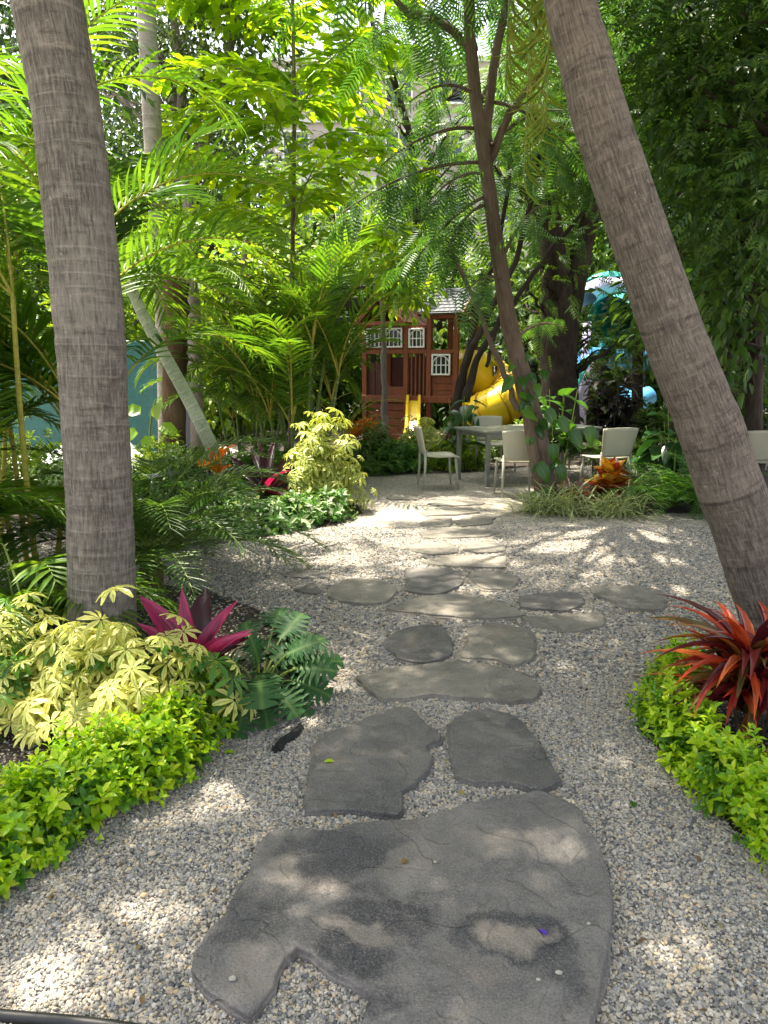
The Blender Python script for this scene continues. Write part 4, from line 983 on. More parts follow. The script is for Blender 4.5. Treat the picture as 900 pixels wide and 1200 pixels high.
# slim pale palm + fibrous palm + leaning stem
root = thing('slim_palm', 'slim pale straight palm trunk rising behind the areca fronds at upper left', 'palm', at(196, 530, 11.2) * V(1, 1, 0))
pts = [at(196, 530, 11.2) * V(1, 1, 0), at(195, 420, 11.2), at(190, 320, 11.2), at(183, 220, 11.2), at(177, 120, 11.2), at(171, 0, 11.2), at(166, -90, 11.2)]
mb = MB(); mb.tube(smooth_path(pts, 40), np.linspace(.15, .125, 40), 14); mb.build('trunk', M['palm_pale'], root)
palm_crown(root, pts[-1], [(i * 1.05, rng.uniform(.3, 1.1), 2.4, 1.6) for i in range(9)], M['royal'], M['petiole'], npair=36, ll=.5, r=.02)
root = thing('fibrous_palm', 'short palm with shaggy brown fibrous trunk in front of the teal wall', 'palm', at(203, 545, 9.9) * V(1, 1, 0))
pts = [at(203, 545, 9.9) * V(1, 1, 0), at(204, 460, 9.9), at(206, 390, 9.9), at(207, 330, 9.9)]
mb = MB(); mb.tube(smooth_path(pts, 30), .16 + rng.normal(0, .008, 30), 16, wob=.05); mb.build('trunk', M['palm_fibre'], root)
palm_crown(root, pts[-1], [(i * 2.399, rng.uniform(.2, 1.2), 1.7, 1.8) for i in range(16)], M['areca'], M['petiole'], npair=34, ll=.36, r=.014)
root = thing('leaning_palm', 'slender pale green ringed palm stem leaning left above the orange bromeliad', 'palm', gp(262, 580) + V(0, .3, 0))
b0 = gp(262, 580) + V(0, .3, 0); pts = [b0, at(250, 528, 8.2), at(222, 470, 8.2), at(195, 420, 8.2), at(172, 378, 8.2), at(150, 330, 8.2)]
mb = MB(); mb.tube(smooth_path(pts, 30), np.linspace(.085, .06, 30), 14); mb.build('trunk', M['palm_green'], root)
palm_crown(root, pts[-1], [(.3, 1.0, 1.2, 1.3), (1.2, .8, 1.4, 1.4), (5.8, .5, 1.1, 1.3), (4.4, .9, 1.3, 1.6), (2.6, 1.0, 1.8, 1.5), (3.4, .7, 1.8, 1.5)], M['areca_lit'], M['petiole'], npair=34, ll=.4, r=.014)
root = thing('pothos_vine', 'pale green broad-leaved pothos beside the shaggy brown palm trunk', 'vine', at(172, 545, 9.3) * V(1, 1, 0))
mb = MB(); b = at(172, 545, 9.3) * V(1, 1, 0); mb.tube(smooth_path([b, at(176, 500, 9.3), at(182, 470, 9.3)], 10), [.012] * 10, 6, 1)
for (px, py, s_, dx, dz) in [(165, 482, .30, -1, .1), (182, 490, .26, .2, .5), (188, 500, .3, .8, -.2), (160, 505, .28, -.8, -.5), (176, 512, .26, -.2, -.6), (172, 530, .25, .4, -.4), (168, 545, .22, -.4, -.4)]:
    mb.inst(HEART, basis(V(dx, -.3, dz), V(.1, -.7, .7)), at(px, py, 9.2)[None], [s_], 0)
mb.build('foliage', [M['pothos'], M['petiole']], root)
# ================================================================== FAR BED BETWEEN PATH AND PLAYHOUSE
for (px, py, dy, h, r_, mt, lab) in [(470, 556, .35, .38, .30, 'fern', 'low bright green shrub behind the left garden chair'), (540, 556, .6, .34, .32, 'bg_lime', 'low lime green shrub under the near end of the table'),
                                     (500, 556, 1.2, .62, .36, 'scheff_far', 'yellowish umbrella shrub below the small yellow slide'), (440, 560, .9, .55, .30, 'bg_mid', 'mid green leafy shrub right of the orange bromeliads'),
                                     (590, 553, 1.5, .5, .4, 'bg_mid', 'mid green leafy shrub seen between the table legs'), (640, 548, 1.6, .55, .4, 'bg_lime', 'bright green shrub behind the table and vine trunk')]:
    b = gp(px, py) + V(0, dy, 0); root = thing('garden_shrub', lab, 'shrub', b, 'low shrubs of the far bed')
    if mt == 'scheff_far': mound(root, [b], r_, h, 260, PALMATE, .22, M[mt], tilt=.4)
    else: mound(root, [b + V(-.15, 0, 0), b + V(.15, 0, 0)], r_, h, 300, SPRIG, .17, M[mt], tilt=.35)
    stems(root, [b], r_ * .8, h * .8, 9, M['twig'])
fern('bright green fern right of the orange bromeliads at the far bed edge', gp(447, 558) + V(0, .25, 0), 24, .5)
fern('fern beside the variegated bush at the far end of the gravel', gp(422, 562) + V(0, .5, 0), 18, .45)
bromeliad('orange bromeliad in the far bed beside the round variegated shrub', gp(412, 560) + V(0, 1.0, 0), 14, .30, z=.42)
bromeliad('vivid orange bromeliad, the right one of the far pair', gp(426, 560) + V(0, 1.3, 0), 14, .30, z=.48)
rt = thing('red_ti_plant', 'small red-brown leafed plant beside the table end', 'ti plant', gp(542, 556) + V(0, 1.0, 0)); rosette(rt, gp(542, 556) + V(0, 1.0, .25), 40, LEAF3, .3, M['redti'], (0, 1.4), 'foliage', (-.1, .25)); stems(rt, [gp(542, 556) + V(0, 1.0, 0)], .1, .5, 5, M['twig'])

# ================================================================== RIGHT ISLAND BED
def tuft(name, label, cat, base, n, L, mat, spread=.12, group=None, el=(.5, 1.45)):
    root = thing(name, label, cat, base, group); base = np.asarray(base, float); mb = MB()
    az = rng.uniform(0, 2 * PI, n); e = rng.uniform(*el, n); d = np.c_[np.cos(az) * np.cos(e), np.sin(az) * np.cos(e), np.sin(e)]
    P = base + np.c_[rng.normal(0, spread, n), rng.normal(0, spread * .6, n), np.zeros(n)]
    mb.inst(GRASS, basis(d, V(0, 0, 1) + rng.normal(0, .1, d.shape)), P, L * rng.uniform(.6, 1.1, n)); mb.build('foliage', M[mat], root); return root
tuft('spider_plant', 'arching striped spider plant at the foot of the vine-clad trunk', 'spider plant', gp(655, 602), 170, .60, 'spider', .16, 'spider plants')
tuft('spider_plant', 'arching striped spider plant in front of the gold and red croton', 'spider plant', gp(722, 603), 150, .56, 'spider', .16, 'spider plants')
tuft('spider_plant', 'small striped spider plant at the left tip of the island bed', 'spider plant', gp(628, 600), 70, .42, 'spider', .10, 'spider plants')
tuft('red_fountain_grass', 'thin reddish grass tuft between vine-clad trunk and gold croton', 'grass tuft', gp(668, 590), 120, .55, 'redgrass', .10, None, (.9, 1.5))
c = gp(712, 594); root = thing('gold_croton', 'gold, orange and red broad-leaved croton in the island bed', 'croton', c, 'crotons')
rosette(root, c + V(0, 0, .22), 52, OVAL, .25, M['croton_gold'], (.1, 1.4), 'foliage', (.0, .2)); rosette(root, c + V(.10, .05, .08), 40, OVAL, .24, M['croton_gold'], (-.1, 1.0), 'foliage', (.0, .2)); rosette(root, c + V(-.06, .03, .03), 36, OVAL, .24, M['croton_red'], (-.2, .8), 'foliage', (.0, .18)); stems(root, [c], .08, .35, 6, M['twig'])
fern('dark green fern clump in the island bed left of the leaning palm', gp(782, 598), 34, .85, el=(.5, 1.3))
fern('dark fern half behind the leaning palm trunk in the island bed', gp(822, 598), 30, .85, el=(.5, 1.3))
fern('small fern behind the gold croton', gp(745, 590) + V(0, .4, 0), 20, .55)
def leafy_stalks(name, label, cat, base, n, h, tpl, size, mat, rad=.2, per=14, group=None, stemm='twig', el=(-.5, .9)):
    root = thing(name, label, cat, base, group); base = np.asarray(base, float); mb = MB(); sb = MB()
    for i in range(n):
        a = i * 2.4; q = rad * math.sqrt((i + .5) / n); b = base + V(math.cos(a) * q * .4, math.sin(a) * q * .4, 0); tp = base + V(math.cos(a) * q, math.sin(a) * q, h * rng.uniform(.7, 1.05))
        p = arc(b, tp, 10, .03); sb.tube(p, np.linspace(.012, .005, 10), 6, 0, False)
        t = rng.uniform(.25, 1, per); az = rng.uniform(0, 2 * PI, per); e = rng.uniform(*el, per)
        d = np.c_[np.cos(az) * np.cos(e), np.sin(az) * np.cos(e), np.sin(e)]; mb.inst(tpl, basis(d, V(0, 0, 1) + rng.normal(0, .2, d.shape)), interp(p, t), size * rng.uniform(.6, 1.1, per))
    sb.build('stem', M[stemm], root); mb.build('foliage', M[mat], root); return root
leafy_stalks('burgundy_shrub', 'tall dark burgundy feathery shrub between table and water slide', 'shrub', at(712, 555, 11.2) * V(1, 1, 0), 16, 1.55, LEAF3, .26, 'burgundy', .42, 34)
leafy_stalks('arrowhead_plant', 'upright arrow-leaved plant behind the vine-clad trunk', 'arrowhead plant', at(650, 560, 9.6) * V(1, 1, 0), 12, 1.25, ARROW, .34, 'vine', .35, 4, None, 'petiole', (-.3, .8))
leafy_stalks('elephant_ear', 'dark big-leaved elephant ear half behind the leaning palm', 'elephant ear', at(790, 575, 8.8) * V(1, 1, 0), 10, 1.0, ARROW, .42, 'bigleaf', .4, 4, None, 'petiole', (-.6, .5))
leafy_stalks('elephant_ear', 'big-leaved elephant ear climbing the dark multi-stem trunk by the slide', 'elephant ear', at(540, 540, 10.9) * V(1, 1, 0), 7, 1.1, ARROW, .34, 'bigleaf', .26, 3, None, 'petiole', (-.7, .5))
areca('small feathery palm right of the garden table', at(712, 560, 9.9) * V(1, 1, 0), 3, (.15, .3), 7, .95, .24, M['date'], M['stem_green'], 'areca palms', rad=.15, npair=28, r=.014)
areca('feathery dark palm in front of the water slide', at(760, 520, 14.5) * V(1, 1, 0), 1, (1.6, 1.9), 6, 1.1, .28, M['date'], M['stem_green'], 'areca palms', rad=.3, r=.03)

# ================================================================== TREES
def pxs(rows, Y):
    return [at(a, b, Y) for a, b in rows]
# feathery flame tree spreading over the whole path
base = gp(642, 588)
YT = base[1]
tA = [base - V(0, 0, .03)] + pxs([(624, 490), (602, 405), (584, 300), (571, 205), (556, 100), (549, 0), (540, -110)], YT)
tB = [base + V(.04, .05, -.03)] + pxs([(634, 520), (612, 430), (592, 350), (577, 250), (570, 180), (574, 110), (590, 20), (612, -90)], YT + .12)
tC = pxs([(606, 480), (578, 405), (548, 335), (527, 285)], YT - .15)
tD = pxs([(555, 60), (540, 45), (512, 24), (480, 15), (440, -30)], YT)
tE = pxs([(570, 200), (600, 130), (630, 90), (660, 20)], YT + .1)
blobs = [((-1.3, 3.6, 5.4), (2.2, 1.6, .7), 84), ((.3, 2.4, 5.6), (1.6, 1.4, .6), 60), ((1.6, 4.4, 5.6), (2.0, 2.0, .7), 86), ((-.3, 5.8, 5.9), (2.2, 1.5, .6), 84), ((3.2, 3.2, 5.6), (1.4, 2.0, .7), 60),
         ((-2.9, 2.4, 5.3), (1.5, 1.6, .6), 52), ((2.8, 6.8, 5.6), (2.2, 1.8, .8), 84), ((.6, 8.0, 5.6), (1.8, 1.4, .6), 52), ((-1.6, .9, 5.3), (1.6, 1.2, .5), 40), ((1.4, 1.0, 5.5), (1.8, 1.2, .5), 44),
         ((4.2, 9.2, 5.2), (1.8, 2.0, .9), 50), ((-3.6, 4.6, 5.6), (1.3, 1.5, .6), 22)]
fl = tree('flame_tree', 'tall twin-stemmed tree with ferny leaves, vine round its foot, right of the path', 'tree', base,
     [(tA, [.135, .105, .095, .083, .073, .066, .06, .045]), (tB, [.11, .095, .082, .07, .062, .054, .05, .042, .035]), (tC, [.036, .028, .024, .016]), (tD, [.055, .045, .04, .035, .02]), (tE, [.05, .04, .03, .02])], M['bark_brown'],
     blobs, FEATHER, M['feather'], .52, per=9, spread=.36, droop=.25, cull=True, limb_r=.035, nlimb=3, upb=.75, limb_z=5.7)
# hanging feathery sprays seen in the middle of the picture
cr = MB(); lb = MB()
for (p0, p1, n) in [((555, 150), (440, 200), 14), ((560, 190), (400, 250), 30), ((568, 230), (470, 330), 30), ((570, 240), (520, 300), 26), ((590, 300), (640, 240), 14), ((575, 170), (660, 130), 18), ((571, 205), (500, 240), 26), ((600, 400), (660, 385), 8), ((556, 110), (480, 120), 7), ((590, 330), (540, 350), 10), ((580, 120), (680, 190), 18), ((556, 140), (600, 60), 12)]:
    Y0 = YT; Y1 = YT + rng.uniform(-1.2, .9); a = at(*p0, Y0); b = at(*p1, Y1); pth = arc(a, b, 12, .12); lb.tube(pth, np.linspace(.022, .006, 12), 5, 0, False)
    t = rng.uniform(.25, 1.02, n); P = interp(pth, t) + rng.normal(0, .08, (n, 3)); dr = norm((b - a)[None])[0]
    d = norm(dr * .6 + rng.normal(0, .6, (n, 3)) + V(0, 0, -.5)); cr.inst(FEATHER, basis(d, V(0, 0, 1) + rng.normal(0, .25, d.shape)), P, .46 * rng.uniform(.7, 1.15, n))
lb.build('branches', M['bark_brown'], fl); cr.build('crown', M['feather'], fl)
mb = MB(); mb2 = MB()
vt = smooth_path([base, at(636, 560, YT - .12), at(628, 510, YT - .13), at(618, 465, YT - .12), at(606, 420, YT - .1)], 20); mb2.tube(vt, np.linspace(.016, .008, 20), 6)
n = 46; t = rng.random(n) ** 1.1; P = interp(vt, t) + rng.normal(0, .11, (n, 3)) * V(1.2, .8, .8) + V(.08, 0, 0); az = rng.uniform(PI, 2 * PI, n)
d = np.c_[np.cos(az), np.sin(az) * .6, rng.uniform(-1.4, .2, n)]; mb.inst(ARROW, basis(d, V(0, -.7, .7) + rng.normal(0, .2, (n, 3))), P, rng.uniform(.10, .21, n))
for (px, py, s_) in [(655, 490, .24), (640, 480, .24), (648, 520, .22), (668, 505, .26), (632, 545, .26), (655, 545, .2), (690, 500, .24)]:
    mb.inst(ARROW, basis(V(rng.normal(.2, .4), -.3, -.8), V(0, -.8, .5)), at(px, py, YT - .25)[None], [s_])
vr = thing('climbing_vine', 'glossy arrow-leaved vine climbing the foot of the ferny tree', 'vine', base); mb2.build('stem', M['twig'], vr); mb.build('foliage', M['vine'], vr)

# dark multi-stem tree by the yellow slide
b = at(536, 530, 11.4) * V(1, 1, 0)
tree('multi_stem_tree', 'dark tree with several crooked stems fanning up in front of the yellow slide', 'tree', b,
     [([b] + pxs([(537, 480), (546, 430), (572, 370), (602, 310), (625, 220), (640, 110)], 11.4), [.095, .07, .055, .05, .044, .036, .028]), ([b] + pxs([(533, 480), (543, 430), (563, 350), (582, 290), (596, 220), (600, 120)], 11.5), [.08, .06, .046, .042, .038, .03, .024]),
      (pxs([(545, 470), (560, 420), (590, 372), (640, 300), (700, 230)], 11.3), [.08, .05, .04, .035, .025]), (pxs([(600, 330), (585, 372), (570, 430)], 11.2), [.03, .035, .03])],
     M['bark_dark'], [(at(640, 130, 11.4), (1.2, .9, .9), 26), (at(600, 180, 11.6), (.8, .8, .8), 12)], FEATHER, M['feather'], .45, per=9, spread=.35, limb_r=.03, nlimb=8)
# big dark trunk
b = at(660, 490, 13.5) * V(1, 1, 0)
tree('shade_tree', 'massive dark forked trunk behind the ferny tree, left of the water slide', 'tree', b,
     [([b] + pxs([(653, 400), (652, 330), (643, 260), (628, 180), (615, 60)], 13.5), [.36, .32, .27, .22, .18, .12]), ([b + V(.1, .1, 0)] + pxs([(660, 400), (676, 320), (692, 250), (702, 170), (690, 40)], 13.6), [.3, .28, .2, .16, .12, .08]), (pxs([(645, 270), (620, 230), (590, 215)], 13.4), [.12, .08, .05]), (pxs([(690, 250), (720, 200), (760, 160)], 13.5), [.1, .07, .04])],
     M['bark_dark'], [(at(640, 120, 13.5), (1.8, 1.4, 1.3), 70), (at(640, 330, 13.0), (.5, .4, .8), 12), (at(712, 395, 13.6), (.5, .4, .35), 8), (at(690, 60, 13.8), (1.6, 1.4, 1.0), 50), (at(640, 230, 14.2), (1.0, .8, .9), 30), (at(612, 390, 14.8), (.6, .5, .8), 14)], PINNATE, M['bg_mid'], .28, per=15, spread=.32, limb_r=.06, nlimb=14, cull=.8)

# right-hand grove of dark trees
GV = [(795, 540, 10.5, [(795, 470), (800, 300), (797, 120), (790, -40)], .13, 'slim dark trunk of the grove just right of the leaning palm', [((800, 130), (1.5, 1.2, 1.2), 90), ((825, 290), (.9, .9, .8), 40), ((760, 60), (1.3, 1.1, .9), 60)]),
      (884, 560, 8.8, [(884, 430), (880, 300), (874, 180), (880, 0)], .11, 'slim dark trunk of the grove at the right frame edge', [((880, 110), (1.3, 1.2, 1.1), 96), ((870, 330), (1.0, 1.0, .8), 60), ((900, 230), (1.0, 1.0, .8), 50)]),
      (1000, 600, 7.2, [(1000, 400), (995, 200), (980, 0)], .14, 'dense grove tree whose leaves hang into the top right corner', [((870, 60), (.9, .9, .7), 70), ((960, 200), (1.1, 1.1, .9), 60), ((820, 20), (.7, .8, .5), 36)]),
      (850, 520, 13.5, [(852, 430), (846, 300), (840, 100), (838, -40)], .12, 'thin grove trunk deep in the shade right of the leaning palm', [((845, 200), (1.8, 1.4, 1.6), 90), ((850, 380), (1.6, 1.0, .8), 60), ((840, 60), (1.8, 1.4, 1.2), 60)]),
      (748, 500, 15.5, [(748, 400), (752, 250), (755, 100), (750, -30)], .13, 'grove trunk behind the leaning palm above the water slide', [((745, 180), (1.6, 1.4, 1.5), 90), ((740, 60), (1.8, 1.4, 1.2), 70)])]
GT = [(FEATHER, .40, 12), (LEAF3, .17, 36), (PINNATE, .22, 20), (LEAF3, .19, 34), (PINNATE, .27, 20)]
for (px, py, Y, rows, r0, lab, bl), (gt, gs, gn) in zip(GV, GT):
    b = at(px, py, Y) * V(1, 1, 0); pts = [b] + pxs(rows, Y)
    tree('grove_tree', lab, 'tree', b, [(pts, np.linspace(r0, r0 * .45, len(pts)))], M['bark_dark'], [(at(*c, Y + rng.normal(0, .3)), r, int(n_ * .72)) for c, r, n_ in bl], gt, M['grove'], gs, per=gn, spread=.36, limb_r=.035, nlimb=9, cull=True, droop=.12, upb=.72, group='trees of the dark grove on the right')
# thin stalks & undergrowth on the right
for (px, py, Y, h, lab) in [(815, 540, 9.6, 1.5, 'thicket of thin dark canes beside the leaning palm'), (850, 545, 10.4, 1.7, 'thicket of thin dark canes under the grove'), (885, 540, 11, 1.6, 'thicket of thin dark canes at the right frame edge')]:
    leafy_stalks('cane_thicket', lab, 'shrub', at(px, py, Y) * V(1, 1, 0), 20, h, LEAF3, .26, 'grove', .55, 12, 'cane thickets under the grove')
for (px, py, Y, h, r_, lab) in [(770, 545, 11.5, .8, .5, 'dark leafy undergrowth behind the fern clump'), (840, 560, 11.8, .7, .5, 'bright tipped undergrowth left of the cream chair at the right edge'), (900, 550, 12.3, .9, .6, 'leafy undergrowth at the right frame edge behind the cream chair')]:
    b = at(px, py, Y) * V(1, 1, 0); root = thing('undergrowth_shrub', lab, 'shrub', b); mound(root, [b], r_, h, 340, SPRIG, .24, M['bg_mid' if 'bright' in lab else 'grove'], tilt=.3); stems(root, [b], r_ * .8, h * .8, 10, M['twig'])

# open branching tree, upper left
b = at(230, 500, 13) * V(1, 1, 0)
tree('branchy_tree', 'open tree with crooked dark branches and small leaves, upper left', 'tree', b,
     [([b] + pxs([(225, 300), (216, 180), (210, 80), (196, -40)], 13), [.13, .11, .09, .07, .05]), (pxs([(222, 240), (240, 160), (262, 100), (280, 0)], 13), [.1, .08, .06, .04]), (pxs([(220, 170), (205, 120), (190, 70), (160, 0)], 13.1), [.07, .06, .05, .03]), (pxs([(232, 190), (262, 110), (268, 60), (276, -30)], 12.8), [.06, .05, .045, .03]), (pxs([(216, 170), (245, 120), (300, 60)], 13.3), [.05, .04, .02])],
     M['bark_grey'], [(at(260, 60, 13), (1.3, 1.2, .9), 56), (at(190, 30, 13.4), (1.4, 1.2, .8), 46), (at(240, 170, 13.5), (1.0, 1.0, .9), 34), (at(120, 60, 13.5), (1.1, 1.0, .8), 34)], LEAF, M['olive'], .14, per=26, spread=.34, limb_r=.03, nlimb=14)
b = V(-6.2, 8.6, 0)
tree('dark_leaf_tree', 'dark small-leaved tree filling the top left corner', 'tree', b, [([b, V(-6.1, 8.6, 2), V(-5.8, 8.5, 4), V(-5.5, 8.4, 6)], [.2, .16, .12, .06])], M['bark_grey'],
     [(at(10, 40, 8.6), (1.1, 1.0, .8), 60), (at(-60, 160, 8.8), (1.0, 1.0, 1.0), 44)], LEAF, M['bg_dark'], .13, per=30, spread=.32, limb_r=.04, nlimb=12)
# crooked thin shrub trees of the centre background
b = at(500, 500, 12.6) * V(1, 1, 0)
tree('thin_tree', 'thin crooked dark tree in front of the pale building, upper centre', 'tree', at(492, 470, 17) * V(1, 1, 0), [([at(492, 470, 17) * V(1, 1, 0)] + pxs([(490, 300), (482, 170), (462, 100), (437, 30), (430, -30)], 17), [.12, .1, .07, .06, .05, .04]), (pxs([(488, 180), (470, 120), (455, 60), (452, 0)], 17), [.06, .05, .04, .03]), (pxs([(482, 165), (500, 140), (520, 120)], 17), [.04, .03, .02])],
     M['bark_dark'], [(at(440, 90, 17), (1.5, 1.0, 1.2), 24), (at(500, 250, 17.5), (1.6, 1.0, 1.0), 40), (at(590, 130, 17), (1.2, 1.0, 1.2), 18), (at(520, 120, 17.5), (1.5, 1.0, 1.0), 14)], PINNATE, M['bg_mid'], .30, per=10, spread=.35, limb_r=.03, nlimb=10)
tree('thin_tree', 'slim young tree with lime leaves standing in front of the playhouse', 'tree', at(453, 520, 13) * V(1, 1, 0), [([at(453, 520, 13) * V(1, 1, 0)] + pxs([(450, 440), (449, 380), (446, 320)], 13), [.07, .055, .045, .02])],
     M['bark_grey'], [(at(474, 340, 13), (.42, .45, .26), 18), (at(458, 312, 13), (.35, .4, .22), 10)], LEAF3, M['bg_lime'], .2, per=14, spread=.22, droop=.7, limb_r=.015, nlimb=10)

# background trees: ring of crowns closing the view
BG = [(-40, 18, 6.5, 2.2, 'bg_mid'), (60, 21, 8.5, 2.6, 'bg_dark'), (150, 17, 4.6, 1.7, 'bg_lime'), (150, 23, 9.0, 2.5, 'olive'), (260, 20, 7.0, 2.2, 'bg_mid'), (290, 16.5, 4.4, 1.5, 'bg_lime'), (400, 22, 7.6, 2.0, 'bg_mid'), (215, 24, 11.0, 3.0, 'bg_dark'), (330, 25, 9.6, 2.4, 'olive'), (100, 25, 11, 2.8, 'olive'), (385, 19, 5.4, 1.7, 'bg_mid'),
      (470, 24, 6.2, 2.0, 'bg_mid'), (560, 23, 5.4, 1.8, 'olive'), (520, 19.5, 4.4, 1.3, 'bg_mid'), (640, 21, 7.2, 2.0, 'bg_mid'), (690, 23, 9.2, 2.6, 'bg_dark'), (780, 20, 8.8, 2.6, 'bg_mid'), (880, 18, 8.0, 2.6, 'grove'), (960, 15, 7.0, 2.4, 'bg_dark'), (620, 17.5, 3.6, 1.2, 'bg_dark'), (720, 26, 6.0, 2.6, 'bg_mid'), (840, 24, 6, 2.8, 'bg_mid')]
where = ['at the far left', 'behind the grey palm trunk', 'low behind the teal wall', 'tall and olive, above the teal wall', 'behind the branchy tree', 'lime green, behind the fishtail palm', 'mid green, in front of the left end of the pale building', 'dark and tall, behind the branchy tree', 'olive, far behind the fishtail palm', 'olive and tall, behind the top of the grey palm trunk', 'above the black pergola',
         'in front of the pale building', 'olive, in front of the pale building', 'behind the playhouse tower', 'behind the massive forked trunk', 'tall and dark, above the water slide', 'dark, behind the leaning palm', 'dark, at the right', 'dark, beyond the right frame edge', 'low and dark, behind the yellow slide', 'far behind the water slide', 'far behind the grove']
for (px, Y, H, r, mt), w in zip(BG, where):
    b = at(px, 435, Y) * V(1, 1, 0); tp = b + V(rng.normal(0, .4), 0, H)
    n = int(20 * r * r)
    blobs = [(b + V(0, 0, H * .72), (r, r * .8, H * .30), n), (b + V(rng.normal(0, r * .5), 0, H * .42), (r * .9, r * .7, H * .24), int(n * .7)), (b + V(rng.normal(0, r * .6), -.3, H * .18), (r * .9, r * .6, H * .16), int(n * .5))]
    tree('background_tree', 'leafy background tree ' + w, 'tree', b, [([b, b + V(.1, 0, H * .3), b + V(-.1, 0, H * .6), tp], [.22, .18, .12, .04])], M['bark_grey' if mt in ('bg_lime', 'olive') else 'bark_dark'], blobs, LEAF if mt != 'bg_lime' else LEAF3, M[mt], .24, per=22, spread=.48, limb_r=.07, nlimb=8, cull=.8, group='trees closing the view', sides=8)
# far wood closing the horizon, one uncountable mass
mb = MB(); cen = np.c_[rng.uniform(-30, 30, 1500), rng.uniform(32, 40, 1500), np.zeros(1500)]; cen[:, 2] = rng.random(1500) ** .8 * (4.5 + 3.5 * np.sin(cen[:, 0] * .35 + 1.1) ** 2 + 2 * (np.abs(cen[:, 0]) > 9))
foliage(mb, cen, 16, LEAF, .55, .8, .3); tag(mb.build('far_wood', M['bg_mid']), kind='stuff')
mb = MB(); cen = np.c_[rng.uniform(-9, 9, 500), rng.uniform(18.5, 21, 500), rng.random(500) * 1.8]
foliage(mb, cen, 16, LEAF3, .28, .4, .3); tag(mb.build('hedge_mass', M['bg_mid']), kind='stuff')

# ================================================================== PALE BUILDING BEHIND
root = thing('apartment_building', 'pale pinkish building with rows of windows glimpsed behind the trees', 'building', (2.2, 46, 0))
mb = MB(); mb.box((0, 0, 9), (17, 8, 18)); mb.build('wall', M['facade'], root, False, local=True)
for f in range(6):
    mb = MB(); mb.box((0, -4.06, 2.85 + f * 3.0), (17.1, .14, .22)); mb.build('floor_band', M['facade_white'], root, False, local=True)
for f in range(6):
    for i in range(6):
        x = -7 + i * 2.8; z = 1.5 + f * 3.0
        mb = MB()
        for dx, dz, w_, h_ in ((-.7, 0, .1, 1.6), (.7, 0, .1, 1.6), (0, .8, 1.5, .1), (0, -.8, 1.5, .1), (0, 0, .07, 1.5)): mb.box((x + dx, -4.07, z + dz), (w_, .14, h_))
        wn = mb.build('window', M['white'], root, False, local=True); mb = MB(); mb.box((x, -4.02, z), (1.3, .06, 1.5)); mb.build('window_fill', M['glass'], wn, False, local=True)

# ================================================================== WALLS, PERGOLA, LOUNGERS

o = MB(); o.box((-8.55, 13.2, 1.02), (8.9, .22, 2.04), bev=.01)
tag(o.build('tiled_wall', M['teal_tile'], None, False, V(-8.55, 13.2, 0)), 'teal mosaic-tiled garden wall behind the palms at left', 'wall')
o = MB(); o.box((-3.62, 13.3, .98), (.46, .4, 1.96), bev=.015); o.box((-3.62, 13.3, 1.99), (.52, .46, .06), bev=.01)
tag(o.build('wall_pillar', M['pillar'], None, False, V(-3.62, 13.3, 0)), 'dark grey rendered pillar right of the teal wall, behind the leaning stem', 'pillar')
root = thing('pergola', 'black flat-roofed pergola frame left of the playhouse', 'pergola', (-1.7, 17.2, 0))
for x in (-1.75, 1.45):
    for y in (-.9, .9):
        mb = MB(); mb.box((x, y, 1.55), (.12, .12, 3.1), bev=.008); mb.build('post', M['beam'], root, False, local=True)
for y, z in ((-.98, 3.0), (.98, 3.0)):
    mb = MB(); mb.box((0, y, z), (3.9, .05, .2), bev=.006); mb.build('beam', M['beam'], root, False, local=True)
for i in range(9):
    mb = MB(); mb.box((-1.8 + i * .45, 0, 3.18), (.06, 2.5, .14), bev=.006); mb.build('rafter', M['beam'], root, False, local=True)
mb = MB(); mb.box((0, -.96, 2.62), (3.2, .05, .12), bev=.006); mb.box((0, -1.0, 3.3), (4.2, .05, .08), bev=.006); mb.build('rail', M['beam'], root, False, local=True)

def lounger(label, loc, rz):
    root = thing('sun_lounger', label, 'sun lounger', loc, 'white sun loungers on the terrace', rz)
    prof = np.array([(-1.0, .36), (-.7, .30), (-.3, .30), (.05, .33), (.35, .42), (.62, .60), (.85, .82), (1.0, .98)])
    t = smooth_path(np.c_[prof[:, 0], prof[:, 0] * 0, prof[:, 1]], 24); mb = MB()
    n = len(t); vs = []
    for p in t:
        for y in (-.33, .33): vs.append([p[0], y, p[2]])
    for p in t:
        for y in (-.33, .33): vs.append([p[0] + .015, y, p[2] - .045])
    q = []
    for i in range(n - 1):
        a = 2 * i; q += [[a, a + 2, a + 3, a + 1], [2 * n + a, 2 * n + a + 1, 2 * n + a + 3, 2 * n + a + 2], [a, 2 * n + a, 2 * n + a + 2, a + 2], [a + 1, a + 3, 2 * n + a + 3, 2 * n + a + 1]]
    q += [[0, 1, 2 * n + 1, 2 * n], [2 * n - 2, 4 * n - 2, 4 * n - 1, 2 * n - 1]]
    mb.add(vs, q); mb.build('seat_shell', M['lounger'], root, False, local=True)
    for x, z in ((-.75, .29), (.25, .36)):
        for y in (-.29, .29): mb = MB(); mb.tube([(x, y, z), (x, y * 1.03, .012)], .02, 8); mb.build('leg', M['lounger'], root, local=True)
    return root
lounger('white curved sun lounger seen between the grey trunk and the shaggy palm', (-3.15, 8.95, 0), 2.5)
lounger('white curved sun lounger left of the grey trunk behind yellow canes', (-4.6, 9.3, 0), .75)

